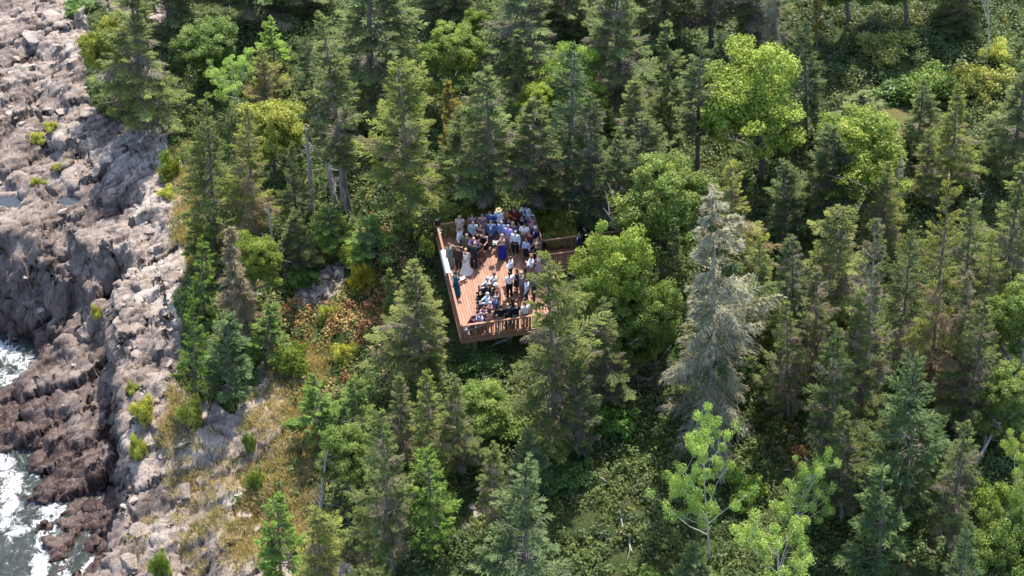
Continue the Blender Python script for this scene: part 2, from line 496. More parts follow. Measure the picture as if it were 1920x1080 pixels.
# rock: pinkish grey lava, paler and lichened on top, dark red-brown in the joints and black where the lake wets it
def rock_mat(name):
    m, nt, nd, lk, out = new_mat(name)
    tc = N(nt, 'ShaderNodeTexCoord')
    geo = N(nt, 'ShaderNodeNewGeometry')
    at_ = N(nt, 'ShaderNodeAttribute', attribute_name='tint')
    sp = N(nt, 'ShaderNodeSeparateXYZ'); lk.new(at_.outputs['Vector'], sp.inputs[0])
    n1 = N(nt, 'ShaderNodeTexNoise', Scale=.55, Detail=6.0, Roughness=.62); lk.new(geo.outputs['Position'], n1.inputs['Vector'])
    n2 = N(nt, 'ShaderNodeTexNoise', Scale=4.5, Detail=9.0, Roughness=.72); lk.new(geo.outputs['Position'], n2.inputs['Vector'])
    n3 = N(nt, 'ShaderNodeTexNoise', Scale=1.7, Detail=5.0); lk.new(geo.outputs['Position'], n3.inputs['Vector'])
    c = ramp(nt, [(.24, (.088, .073, .064)), (.40, (.205, .168, .146)), (.54, (.315, .262, .228)), (.74, (.42, .378, .335))])
    av = N(nt, 'ShaderNodeMath', operation='ADD'); lk.new(n1.outputs[0], av.inputs[0])
    sc = N(nt, 'ShaderNodeMath', operation='MULTIPLY_ADD'); lk.new(sp.outputs[1], sc.inputs[0]); sc.inputs[1].default_value = .5; sc.inputs[2].default_value = -.25
    lk.new(sc.outputs[0], av.inputs[1]); lk.new(av.outputs[0], c.inputs[0])
    fine = ramp(nt, [(.3, (.66, .64, .64)), (.5, (1, 1, 1)), (.7, (1.15, 1.13, 1.11))]); lk.new(n2.outputs[0], fine.inputs[0])
    col = mix(nt, c.outputs[0], fine.outputs[0], 1.0, 'MULTIPLY')
    rd = ramp(nt, [(.58, (0, 0, 0)), (.68, (1, 1, 1))]); lk.new(n3.outputs[0], rd.inputs[0])
    rf = N(nt, 'ShaderNodeMath', operation='MULTIPLY'); lk.new(rd.outputs[0], rf.inputs[0]); rf.inputs[1].default_value = .55
    col = mix(nt, col, (.19, .11, .085), rf.outputs[0])
    li = N(nt, 'ShaderNodeTexNoise', Scale=9.0, Detail=3.0); lk.new(geo.outputs['Position'], li.inputs['Vector'])
    lr = ramp(nt, [(.60, (0, 0, 0)), (.66, (1, 1, 1))]); lk.new(li.outputs[0], lr.inputs[0])
    lf = N(nt, 'ShaderNodeMath', operation='MULTIPLY'); lk.new(lr.outputs[0], lf.inputs[0]); lf.inputs[1].default_value = .2
    col = mix(nt, col, (.50, .48, .44), lf.outputs[0])
    # dry grass and soil in the hollows of the bank
    gcol = ramp(nt, [(.3, (.24, .19, .12)), (.5, (.38, .31, .20)), (.7, (.24, .23, .13))]); lk.new(n2.outputs[0], gcol.inputs[0])
    col = mix(nt, col, gcol.outputs[0], sp.outputs[0])
    wetc = mix(nt, col, (.27, .215, .22), 1.0, 'MULTIPLY')
    col = mix(nt, col, wetc, sp.outputs[2])
    b = N(nt, 'ShaderNodeBsdfPrincipled', Roughness=.85)
    b.inputs['Specular IOR Level'].default_value = .2
    rr = N(nt, 'ShaderNodeMapRange'); lk.new(sp.outputs[2], rr.inputs[0]); rr.inputs[1].default_value = .8; rr.inputs[3].default_value = .85; rr.inputs[4].default_value = .35
    lk.new(rr.outputs[0], b.inputs['Roughness'])
    lk.new(col, b.inputs['Base Color'])
    bp = N(nt, 'ShaderNodeBump', Strength=.6, Distance=.05)
    wv = N(nt, 'ShaderNodeVectorMath', operation='MULTIPLY_ADD'); lk.new(n3.outputs['Color'], wv.inputs[0]); wv.inputs[1].default_value = (.25, .25, .25); lk.new(geo.outputs['Position'], wv.inputs[2])
    ck = N(nt, 'ShaderNodeTexVoronoi', Scale=2.6, feature='DISTANCE_TO_EDGE'); lk.new(wv.outputs[0], ck.inputs['Vector'])
    ck2 = N(nt, 'ShaderNodeTexVoronoi', Scale=4.0); lk.new(wv.outputs[0], ck2.inputs['Vector'])
    cr = ramp(nt, [(0, (0, 0, 0)), (.07, (.6, .6, .6))]); lk.new(ck.outputs['Distance'], cr.inputs[0])
    m0 = N(nt, 'ShaderNodeMath', operation='ADD'); lk.new(n2.outputs[0], m0.inputs[0]); lk.new(li.outputs[0], m0.inputs[1])
    m1 = N(nt, 'ShaderNodeMath', operation='ADD'); lk.new(m0.outputs[0], m1.inputs[0]); lk.new(cr.outputs[0], m1.inputs[1])
    ms = N(nt, 'ShaderNodeMath', operation='MULTIPLY_ADD'); lk.new(ck2.outputs['Color'], ms.inputs[0]); ms.inputs[1].default_value = .9; lk.new(m1.outputs[0], ms.inputs[2])
    lk.new(ms.outputs[0], bp.inputs['Height']); lk.new(bp.outputs[0], b.inputs['Normal'])
    lk.new(b.outputs[0], out.inputs[0])
    return m
M_ROCK = rock_mat('lava_rock')

def floor_mat():
    m, nt, nd, lk, out = new_mat('forest_soil')
    geo = N(nt, 'ShaderNodeNewGeometry')
    at_ = N(nt, 'ShaderNodeAttribute', attribute_name='tint')
    sp = N(nt, 'ShaderNodeSeparateXYZ'); lk.new(at_.outputs['Vector'], sp.inputs[0])
    n1 = N(nt, 'ShaderNodeTexNoise', Scale=.7, Detail=8.0, Roughness=.7); lk.new(geo.outputs['Position'], n1.inputs['Vector'])
    n2 = N(nt, 'ShaderNodeTexNoise', Scale=7.0, Detail=8.0, Roughness=.75); lk.new(geo.outputs['Position'], n2.inputs['Vector'])
    c = ramp(nt, [(.3, (.035, .052, .02)), (.48, (.055, .08, .028)), (.60, (.07, .075, .032)), (.74, (.10, .085, .045))]); lk.new(n1.outputs[0], c.inputs[0])
    f = ramp(nt, [(.3, (.5, .5, .5)), (.7, (1.4, 1.4, 1.3))]); lk.new(n2.outputs[0], f.inputs[0])
    col = mix(nt, c.outputs[0], f.outputs[0], 1.0, 'MULTIPLY')
    g = ramp(nt, [(.3, (.17, .12, .05)), (.55, (.30, .22, .10)), (.72, (.12, .13, .05))]); lk.new(n2.outputs[0], g.inputs[0])
    col = mix(nt, col, g.outputs[0], sp.outputs[0])
    b = N(nt, 'ShaderNodeBsdfPrincipled', Roughness=.95)
    b.inputs['Specular IOR Level'].default_value = .1
    bp = N(nt, 'ShaderNodeBump', Strength=.8, Distance=.15); lk.new(n2.outputs[0], bp.inputs['Height']); lk.new(bp.outputs[0], b.inputs['Normal'])
    lk.new(col, b.inputs['Base Color']); lk.new(b.outputs[0], out.inputs[0])
    return m
M_FLOOR = floor_mat()

rock_shore = mesh_obj('rock_terrain', sub_mesh('rock_terrain', fr, M_ROCK))
tag(rock_shore, 'bare fractured pinkish grey lava rock shelf and cliff along the water', kind='structure')
forest_floor = mesh_obj('forest_ground', sub_mesh('forest_ground', ~fr, M_FLOOR))
tag(forest_floor, 'dark soil and moss of the forest ground around the deck', kind='structure')

def surf(x, y):
    """height of the finished land (with blocks) at points"""
    i = np.clip(np.searchsorted(LX, x) - 1, 0, nx - 2); j = np.clip(np.searchsorted(LY, y) - 1, 0, ny - 2)
    u = np.clip((x - LX[i]) / (LX[i + 1] - LX[i]), 0, 1); v = np.clip((y - LY[j]) / (LY[j + 1] - LY[j]), 0, 1)
    return (Z[i, j] * (1 - u) + Z[i + 1, j] * u) * (1 - v) + (Z[i, j + 1] * (1 - u) + Z[i + 1, j + 1] * u) * v
def field(F, x, y):
    i = np.clip(np.searchsorted(LX, x) - 1, 0, nx - 2); j = np.clip(np.searchsorted(LY, y) - 1, 0, ny - 2)
    return F[i, j]

# ---- loose stones lying on the shelf: children of the rock
def stone_mesh(seed):
    r = np.random.default_rng(seed)
    p = unit(r.normal(size=(15, 3))) * r.uniform(.8, 1.1, (15, 1)) * np.array([1, r.uniform(.6, .95), r.uniform(.35, .6)])
    bm = bmesh.new()
    for v in p: bm.verts.new(v)
    g = bmesh.ops.convex_hull(bm, input=bm.verts)
    bmesh.ops.delete(bm, geom=[v for v in bm.verts if not v.link_faces], context='VERTS')
    bmesh.ops.bevel(bm, geom=bm.edges[:], offset=.025, segments=1, affect='EDGES')
    bmesh.ops.triangulate(bm, faces=bm.faces)
    me = bpy.data.meshes.new('stone'); bm.to_mesh(me); bm.free()
    a = me.attributes.new('tint', 'FLOAT_VECTOR', 'POINT')
    k = r.uniform(.3, .65)
    a.data.foreach_set('vector', np.tile(np.array([0, k, 0], np.float32), len(me.vertices)))
    me.materials.append(M_ROCK)
    return me
STONES = [stone_mesh(500 + k) for k in range(9)]
WETSTONES = []
for k in range(4):
    me = stone_mesh(600 + k); me.name = 'wet_stone'
    me.attributes['tint'].data.foreach_set('vector', np.tile(np.array([0, .4, 1], np.float32), len(me.vertices)))
    WETSTONES.append(me)
rs = np.random.default_rng(77)
made = 0
pool_xy = [(p[0], p[1], max(a, b) + .6) for p, a, b, z in pool_at]
def lay_stone(x, y, s, parent=rock_shore, flat=1.0):
    z = float(surf(np.array([x]), np.array([y]))[0])
    me = WETSTONES[rs.integers(4)] if z < WATER_Z + 1.6 else STONES[rs.integers(9)]
    o = bpy.data.objects.new('stone', me)
    link(o, parent)
    o.location = (x, y, z + .12 * s)
    o.scale = (s, s * rs.uniform(.8, 1.1), s * rs.uniform(.7, 1.0) * flat)
    o.rotation_euler = (rs.uniform(-.35, .35), rs.uniform(-.35, .35), rs.uniform(0, 6.28))
for px, py, s in [(100,40,1.5),(60,75,1.3),(150,35,1.0),(175,70,.8),(140,130,.7),(30,110,.9),(115,200,1.0),(165,215,1.1),(190,222,.8),(90,250,.7),(20,215,.8),(215,215,.6),(180,330,.8),(200,300,.9),
                  (240,330,.7),(210,355,.7),(280,430,.6),(250,410,.55),(300,470,.6),(120,400,.6),(310,505,.7),(280,590,.7),(300,640,.8),(255,660,.5),(320,680,.6),(290,700,.7),(260,560,.6),
                  (180,870,.6),(190,905,.5),(165,945,.8),(150,900,.6),(345,830,.8),(375,905,.6),(340,920,.9),(345,960,.7),(300,980,.8),(265,1000,.9),(245,1055,.9),(460,965,.7),(480,990,.6),(445,860,.5),
                  (500,690,.8),(490,730,.7),(520,720,.5),(590,530,.45),(570,545,.4),(610,515,.5),(630,500,.45),(550,560,.35),(1485,820,.35),(1500,840,.4),(1470,860,.3),(1510,860,.35),(1475,880,.35),(1495,880,.3),(1550,900,.35),
                  (885,945,.5),(895,965,.45),(875,985,.5),(660,1040,.5),(655,1065,.5),(1745,1040,.45),(1755,1015,.3),(880,1060,.6)]:
    p = on_ground(px, py)
    lay_stone(p[0], p[1], s * .75, rock_shore if field(rock_s, np.array([p[0]]), np.array([p[1]]))[0] > .5 else forest_floor)
while made < 110:
    x, y = rs.uniform(-36, -12), rs.uniform(-20, 29)
    if field(rock_s, np.array([x]), np.array([y]))[0] < .6: continue
    if ground(x, y) < WATER_Z + .2 or any(math.hypot(x - a, y - b) < c for a, b, c in pool_xy): continue
    u, v, d = project((x, y, float(ground(x, y))))
    if not (-20 < u < 700 and -20 < v < 1090): continue
    lay_stone(x, y, float(np.exp(rs.normal(-1.5, .4))))
    made += 1

# ---- the lake: a heaving sheet with foam where it breaks on the rock
def water_mat():
    m, nt, nd, lk, out = new_mat('lake_water')
    geo = N(nt, 'ShaderNodeNewGeometry')
    at_ = N(nt, 'ShaderNodeAttribute', attribute_name='tint')
    sp = N(nt, 'ShaderNodeSeparateXYZ'); lk.new(at_.outputs['Vector'], sp.inputs[0])
    n1 = N(nt, 'ShaderNodeTexNoise', Scale=1.1, Detail=10.0, Roughness=.72, Distortion=1.6); lk.new(geo.outputs['Position'], n1.inputs['Vector'])
    n2 = N(nt, 'ShaderNodeTexNoise', Scale=6.0, Detail=6.0, Distortion=1.8); lk.new(geo.outputs['Position'], n2.inputs['Vector'])
    v1 = N(nt, 'ShaderNodeTexVoronoi', Scale=2.6, feature='DISTANCE_TO_EDGE')
    nv = N(nt, 'ShaderNodeMixRGB') if False else None
    ad = N(nt, 'ShaderNodeVectorMath', operation='MULTIPLY_ADD'); lk.new(n1.outputs['Color'], ad.inputs[0]); ad.inputs[1].default_value = (1.6, 1.6, 1.6); lk.new(geo.outputs['Position'], ad.inputs[2])
    lk.new(ad.outputs[0], v1.inputs['Vector'])
    lace = ramp(nt, [(.0, (1, 1, 1)), (.16, (0, 0, 0))]); lk.new(v1.outputs['Distance'], lace.inputs[0])
    # foam = foam field + noise; solid where the field is strong, lacy where weak
    a = N(nt, 'ShaderNodeMath', operation='MULTIPLY_ADD'); lk.new(n1.outputs[0], a.inputs[0]); a.inputs[1].default_value = 3.2; a.inputs[2].default_value = -1.6
    s = N(nt, 'ShaderNodeMath', operation='ADD'); lk.new(a.outputs[0], s.inputs[0]); lk.new(sp.outputs[0], s.inputs[1])
    l2 = N(nt, 'ShaderNodeMath', operation='MULTIPLY_ADD'); lk.new(lace.outputs[0], l2.inputs[0]); l2.inputs[1].default_value = .3; lk.new(s.outputs[0], l2.inputs[2])
    fo = ramp(nt, [(.62, (0, 0, 0)), (1.0, (1, 1, 1))]); lk.new(l2.outputs[0], fo.inputs[0])
    deep = ramp(nt, [(.35, (.014, .02, .019)), (.65, (.045, .055, .048))]); lk.new(n1.outputs[0], deep.inputs[0])
    w = N(nt, 'ShaderNodeBsdfPrincipled', Roughness=.12, IOR=1.33)
    lk.new(deep.outputs[0], w.inputs['Base Color'])
    f = N(nt, 'ShaderNodeBsdfPrincipled', Roughness=.8); f.inputs['Base Color'].default_value = (.52, .53, .54, 1)
    bp = N(nt, 'ShaderNodeBump', Strength=.7, Distance=.15); lk.new(n2.outputs[0], bp.inputs['Height']); lk.new(bp.outputs[0], w.inputs['Normal']); lk.new(bp.outputs[0], f.inputs['Normal'])
    mx = N(nt, 'ShaderNodeMixShader'); lk.new(fo.outputs[0], mx.inputs[0]); lk.new(w.outputs[0], mx.inputs[1]); lk.new(f.outputs[0], mx.inputs[2])
    lk.new(mx.outputs[0], out.inputs[0])
    return m
WX = lines([(-900, -60, 12), (-60, -40, 30), (-40, -13, 150)]); WY = lines([(-600, -40, 12), (-40, -24, 20), (-24, 12, 190), (12, 60, 30), (60, 600, 12)])
wx, wy = np.meshgrid(WX, WY, indexing='ij')
fine_w = ((wx > -48) & (wy > -30) & (wy < 20)).astype(float)
wz = WATER_Z + fine_w * (.30 * (fbm(wx * .55, wy * .4, 201, 3) - .5) + .22 * (fbm(wx * 1.8, wy * 1.3, 202, 3) - .5))
foam = np.zeros(wx.shape)
STREAKS = [([(0,855),(22,900),(14,950),(0,980)], .75, .78), ([(92,955),(86,1010),(72,1079)], .55, .82), ([(10,650),(50,690),(25,715),(0,700)], .8, .62), ([(20,1000),(60,985),(92,970)], .45, .6),
           ([(125,950),(92,985)], .3, .8), ([(178,1045),(150,1079)], .28, .9), ([(0,790),(12,815)], .3, 1.0), ([(110,1040),(130,1079)], .5, .6), ([(60,935),(110,925)], .5, .6)]
for pts, w, s in STREAKS:
    P = np.array([at(a, b, WATER_Z)[:2] for a, b in pts])
    best = np.full(wx.shape, 1e9)
    for i in range(len(P) - 1):
        a, b = P[i], P[i + 1]; ab = b - a
        t = np.clip(((wx - a[0]) * ab[0] + (wy - a[1]) * ab[1]) / (ab @ ab), 0, 1)
        best = np.minimum(best, np.hypot(wx - a[0] - t * ab[0], wy - a[1] - t * ab[1]))
    foam = np.maximum(foam, s * np.exp(-(best / w) ** 2))
land = surf(wx.ravel(), wy.ravel()).reshape(wx.shape)
foam = np.maximum(foam, .26 * np.exp(-np.clip(WATER_Z - land, 0, 9) / .35) * fine_w)
foam = foam + .10 * fine_w
wi = np.arange(wx.size).reshape(wx.shape)
wq = np.stack([wi[:-1, :-1], wi[1:, :-1], wi[1:, 1:], wi[:-1, 1:]], -1).reshape(-1, 4)
M_WATER = water_mat()
M_POOL = plain('pool_water', (.035, .042, .05), .06, .2, 3, .5)
lake = mesh_obj('lake_water', mesh_np('lake_water', np.stack([wx, wy, wz], -1).reshape(-1, 3), wq, np.stack([foam, foam, foam], -1).reshape(-1, 3), M_WATER, True))
tag(lake, 'grey green lake water with white surf breaking on the dark rocks', kind='structure')
for p, ra, rb, zz in pool_at:
    an = np.linspace(0, 2 * math.pi, 25)[:-1]
    vv = np.vstack([[[0, 0, 0]], np.stack([np.cos(an) * ra * 1.12, np.sin(an) * rb * 1.12, 0 * an], -1)])
    ff = np.array([[0, 1 + k, 1 + (k + 1) % 24] for k in range(24)])
    o = mesh_obj('rock_pool_water', mesh_np('rock_pool_water', vv, ff, None, M_POOL))
    o.location = (p[0], p[1], zz)
    tag(o, 'small still pool of water in a hollow of the rock shelf', kind='structure')
# ------------------------------------------------------------------ trees: each kind is grown a few times, then copied
UP = np.array([0, 0, 1.0])

def reach_of(ac, q=93):
    v = np.concatenate(ac.v)
    return float(np.percentile(np.hypot(v[:, 0], v[:, 1]), q))

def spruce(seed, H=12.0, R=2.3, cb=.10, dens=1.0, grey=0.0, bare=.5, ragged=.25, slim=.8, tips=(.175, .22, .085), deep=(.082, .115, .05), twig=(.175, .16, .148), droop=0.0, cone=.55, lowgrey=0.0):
    """returns meshes: trunk, branches, needles"""
    r = np.random.default_rng(seed)
    nz = 14
    zz = np.linspace(-.4, H, nz)
    bend = r.normal(0, .05, 2)
    px = np.cumsum(r.normal(0, .025, nz)) + bend[0] * (zz / H) ** 2; py = np.cumsum(r.normal(0, .025, nz)) + bend[1] * (zz / H) ** 2
    px -= px[0]; py -= py[0]
    r0 = .0095 * H + .015
    rad = r0 * (1 - np.clip(zz / H, 0, 1)) ** .8 + .012
    tv, tf = tube(np.stack([px, py, zz], -1), rad, 8)
    trunk = mesh_np('trunk', tv, tf, None, None, True)
    br = Acc(); nd = Acc()
    z = cb * H
    dz0 = .33
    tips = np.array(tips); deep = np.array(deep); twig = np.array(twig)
    side_bias = r.uniform(0, 6.28); ph = r.uniform(0, 6.28, 3)
    while z < H * .985:
        t = (z - cb * H) / (H - cb * H)
        prof = (1 - t) ** slim * min(1.0, cone + t * 2.2)
        for k in range(int(r.integers(4, 7))):
            az = r.uniform(0, 2 * math.pi)
            L = R * prof * r.uniform(.50, 1.12) * (1 + ragged * (math.sin(2 * az + ph[0] + 4 * t) * .5 + math.sin(7.3 * t + ph[1] + az) * .6)) + .10
            if r.random() < .07 * (1 + ragged): continue
            dead = r.random() < grey + lowgrey * max(0.0, 1 - t / .75)
            L *= 1 + .22 * math.cos(az - side_bias)
            if dead and grey > .8 and r.random() < .18: continue
            o = np.array([np.interp(z, zz, px), np.interp(z, zz, py), z + r.uniform(-.12, .12)])
            dh = np.array([math.cos(az), math.sin(az), 0])
            el = -.28 + .95 * t ** 1.3 - droop * (1 - t) + r.normal(0, .10)
            cu = .22 * (1 - t) + r.normal(0, .06) - droop * .6
            s = np.linspace(0, 1, 5)[:, None]
            spine = o + dh * L * s + UP * (L * (el * s + cu * s * s))
            bv, bf = tube(spine, np.linspace(.012 + .010 * L, .004, 5), 3)
            br.add(bv, bf)
            # side branchlets
            s0 = (.05 if t > .75 else .18 if t > .45 else .34) if not dead else .10
            nb = max(4, int(L / .085 * dens))
            ss = np.concatenate([r.uniform(s0, 1, nb) ** .85, r.uniform(s0, 1, nb) ** .85, [1.0, .97, .9]])
            sg = np.concatenate([np.ones(nb), -np.ones(nb), [0, .4, -.4]])
            base = o + dh * L * ss[:, None] + UP * (L * (el * ss + cu * ss * ss))[:, None]
            tan = unit(dh[None] + UP * (el + 2 * cu * ss)[:, None])
            lat = np.cross(UP, dh)[None] * sg[:, None]
            ang = r.uniform(.55, 1.05, len(ss))[:, None]
            bd = unit(tan * np.cos(ang) + lat * np.sin(ang) + UP * r.normal(-.06 - droop * .8, .14, (len(ss), 1)))
            bl = np.clip(.52 * L * (1.02 - ss) + .12, .12, .75) * r.uniform(.6, 1.15, len(ss))
            m = 9
            u = (np.arange(m) + .5)[None] / m + r.uniform(-.08, .08, (len(ss), m))
            P = base[:, None] + bd[:, None] * (bl[:, None] * u)[..., None] - UP * ((.12 + droop * .5) * bl[:, None] * u * u)[..., None]
            D = unit(bd[:, None] * .9 + tan[:, None] * .35 + r.normal(0, .34, P.shape))
            sh = np.broadcast_to(ss[:, None], u.shape)
            P = P.reshape(-1, 3); D = D.reshape(-1, 3); sh = sh.ravel(); uu = u.ravel()
            keep = r.random(len(P)) < (.82 if not dead else .85)
            P, D, sh, uu = P[keep], D[keep], sh[keep], uu[keep]
            S = unit(np.cross(D, UP[None] + r.normal(0, .55, P.shape)))
            n = len(P)
            if dead:
                ln = r.uniform(.18, .40, n); wd = r.uniform(.022, .05, n)
                D = unit(D + np.array([0, 0, -.35]))
                c = twig * r.uniform(.7, 1.35, (n, 1)) * np.array([1, 1, 1.0])
                g = r.random(n) < .16
                c[g] = tips * r.uniform(.6, 1.0, (g.sum(), 1)) * np.array([1.1, .95, .9])
            else:
                ln = r.uniform(.12, .21, n) * (1 - .25 * t); wd = r.uniform(.045, .075, n)
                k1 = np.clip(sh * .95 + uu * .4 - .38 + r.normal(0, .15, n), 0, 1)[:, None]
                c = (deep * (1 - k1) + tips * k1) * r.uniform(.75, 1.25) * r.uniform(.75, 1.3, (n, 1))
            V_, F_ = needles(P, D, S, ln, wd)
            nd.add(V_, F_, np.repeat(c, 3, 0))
            # bare dead twigs inside the crown
            nbare = int(bare * L * 15 * (1.3 - t))
            if nbare > 0 and L > .5:
                s3 = r.uniform(.05, .75, nbare)
                Pb = o + dh * L * s3[:, None] + UP * (L * (el * s3 + cu * s3 * s3))[:, None]
                Db = unit(dh[None] * .6 + np.cross(UP, dh)[None] * r.choice([-1, 1], (nbare, 1)) * r.uniform(.4, 1, (nbare, 1)) + r.normal(-.1, .25, (nbare, 3)))
                lb = r.uniform(.25, .6, nbare)
                Pb = Pb + Db * lb[:, None] * .5
                Sb = unit(np.cross(Db, UP[None] + r.normal(0, .5, Pb.shape)))
                V_, F_ = needles(Pb, Db, Sb, lb, .028)
                nd.add(V_, F_, np.repeat(twig * r.uniform(.6, 1.25, (nbare, 1)), 3, 0))
        z += dz0 * r.uniform(.75, 1.25) * (.75 + .25 * (H / 12))
    # leader
    n = 26
    P = np.array([px[-1], py[-1], 0])[None] + UP[None] * (H * .985 + r.uniform(-.35, .22, n))[:, None] + r.normal(0, .03, (n, 3))
    D = unit(UP[None] * 1.2 + r.normal(0, .5, (n, 3))); S = unit(np.cross(D, r.normal(0, 1, (n, 3))))
    V_, F_ = needles(P, D, S, .2, .06); nd.add(V_, F_, np.repeat((tips if grey < .5 else twig) * r.uniform(.7, 1.2, (n, 1)), 3, 0))
    return {'trunk': trunk, 'branches': br.mesh('branches', None, True), 'crown': nd.mesh('crown'), 'H': H, 'R': reach_of(nd), 'leaf': M_NEEDLE, 'bark': M_BARK if grey < .5 else M_GREYBARK}

def limb_tree(r, H, spread, split=.35, levels=3, n0=5, rad=.09, wander=.12):
    """a trunk with forked limbs; returns the wood and the twig ends"""
    ac = Acc(); ends = []
    def grow(p, d, L, rd, lv):
        k = 5
        pts = [p]
        dd = d.copy()
        for i in range(k):
            dd = unit(dd + r.normal(0, wander, 3) + np.array([0, 0, .05 if lv else .12]))
            pts.append(pts[-1] + dd * L / k)
        v, f = tube(pts, np.linspace(rd, rd * .45, k + 1), 6 if lv == 0 else 4 if lv == 1 else 3)
        ac.add(v, f)
        pts = np.array(pts)
        if lv >= levels:
            ends.append((pts[-1], dd)); ends.append((pts[3], dd))
            return
        n = n0 if lv == 0 else int(r.integers(3, 5))
        for j in range(n):
            q = r.uniform(split if lv == 0 else .3, 1)
            pp = np.array([np.interp(q * k, np.arange(k + 1), pts[:, a]) for a in range(3)])
            az = r.uniform(0, 6.28)
            out = np.array([math.cos(az), math.sin(az), 0])
            nd_ = unit(dd * .55 + out * spread + np.array([0, 0, .25]))
            grow(pp, nd_, L * r.uniform(.42, .62) * (1.15 - .35 * q), rd * .5, lv + 1)
        ends.append((pts[-1], dd))
    grow(np.array([0, 0, -.3]), np.array([0, 0, 1.]), H * .78, rad, 0)
    return ac, ends

def leafy(r, ends, per, rad, size, col, col2, up=.55, flat=.75):
    """tufts of leaves round the twig ends"""
    nd = Acc()
    for p, d in ends:
        n = int(per * r.uniform(.6, 1.4))
        q = unit(r.normal(size=(n, 3))) * (r.random((n, 1)) ** .45) * rad * r.uniform(.7, 1.2) * np.array([1, 1, flat])
        P = p + q
        nrm = unit(q / rad + UP[None] * up + r.normal(0, .55, (n, 3)))
        D = unit(np.cross(nrm, r.normal(size=(n, 3)))); D = unit(D + np.array([0, 0, -.25])); S = unit(np.cross(nrm, D))
        k = np.clip(r.random((n, 1)) * .45 + r.random() ** 1.3 * .75, 0, 1)
        c = (np.array(col) * (1 - k) + np.array(col2) * k) * r.uniform(.75, 1.25, (n, 1)) * r.uniform(.85, 1.15)
        l = r.uniform(.75, 1.3, n) * size
        v, f = needles(P, D, S, l, l * .9)
        nd.add(v, f, np.repeat(c, 3, 0))
    return nd

def broadleaf(seed, H=8.0, R=2.4, per=190, size=.09, col=(.07, .125, .032), col2=(.165, .22, .055), squat=1.0, lobes=190, open_=.0, cz_=.60, vh=.42):
    r = np.random.default_rng(seed)
    ac, ends = limb_tree(r, H * .82, .95, .28, 2, 8, .02 * H, .14)
    # fill an uneven dome of tufts so that the crown reads as clumps with hollows
    cz = H * cz_
    lobe = [(unit(r.normal(size=3) + np.array([0, 0, .35])), r.uniform(.65, 1.12)) for _ in range(13)]
    extra = []
    while len(extra) < lobes:
        d = unit(r.normal(size=3))
        k = max(s * max(0., float(d @ l)) ** 6 for l, s in lobe)
        rr = (.36 + .70 * k) * r.uniform(.55, 1.0) ** .5
        if d[2] < -.55 and cz_ > .55: continue
        p = np.array([d[0] * R * rr, d[1] * R * rr, cz + d[2] * H * vh * rr * squat])
        extra.append((p, d))
    ends = [(p, d) for p, d in ends if (p[0] ** 2 + p[1] ** 2) ** .5 < R and p[2] < H] + extra
    if open_: ends = [e for e in ends if r.random() > open_]
    # thin limbs out to some of the tufts
    for p, d in extra[::5]:
        st = np.array([0, 0, H * r.uniform(.25, .5)])
        mid = (st + p) / 2 + r.normal(0, .15, 3)
        v, f = tube([st, mid, p], [.035, .02, .008], 3); ac.add(v, f)
    nd = leafy(r, ends, per, .37, size, col, col2)
    return {'trunk': ac.mesh('trunk', None, True), 'crown': nd.mesh('crown'), 'H': H, 'R': reach_of(nd), 'leaf': M_LEAF, 'bark': M_BARK}

def aspen(seed, H=9.0, R=2.1):
    r = np.random.default_rng(seed)
    ac, ends = limb_tree(r, H, .95, .30, 2, 11, .085, .10)
    far = max(1e-3, np.percentile([math.hypot(p[0], p[1]) for p, d in ends], 92)); top = max(p[2] for p, d in ends)
    ends = [e for e in ends if r.random() > .12]
    nd = leafy(r, ends, 170, .46, .095, (.12, .19, .065), (.22, .29, .11), .4, .7)
    return {'trunk': ac.mesh('trunk', None, True), 'crown': nd.mesh('crown'), 'H': top + .2, 'R': far + .25, 'leaf': M_LEAF, 'bark': M_BIRCH}

def snag(seed, H=7.0, twigs=40, reach=.9, frac=.25):
    """a dead pole with bare broken branches"""
    r = np.random.default_rng(seed)
    k = 9
    zz = np.linspace(-.3, H, k)
    px = np.cumsum(r.normal(0, .05, k)); py = np.cumsum(r.normal(0, .05, k)); px -= px[0]; py -= py[0]
    v, f = tube(np.stack([px, py, zz], -1), np.linspace(.15, .05, k), 7)
    a = Acc(); b = Acc(); a.add(v, f)
    for i in range(twigs):
        q = r.uniform(frac, 1); z = q * H; az = r.uniform(0, 6.28); L = reach * r.uniform(.35, 1.1) * (1.15 - .7 * q)
        o = np.array([np.interp(z, zz, px), np.interp(z, zz, py), z]); d = np.array([math.cos(az), math.sin(az), r.uniform(-.3, .25)])
        p1 = o + d * L * .5 + np.array([0, 0, -.04]); p2 = o + d * L + r.normal(0, .08, 3)
        v, f = tube([o, p1, p2], [.020, .013, .005], 3); b.add(v, f)
        for j in range(3):
            s = o + d * L * r.uniform(.3, .9); e = s + (d * .5 + r.normal(0, .6, 3)) * L * .4
            v, f = tube([s, (s + e) / 2 + r.normal(0, .02, 3), e], [.009, .007, .003], 3); b.add(v, f)
    return {'trunk': a.mesh('trunk', None, True), 'branches': b.mesh('branches', None, True), 'H': H, 'R': reach, 'bark': M_GREYBARK}

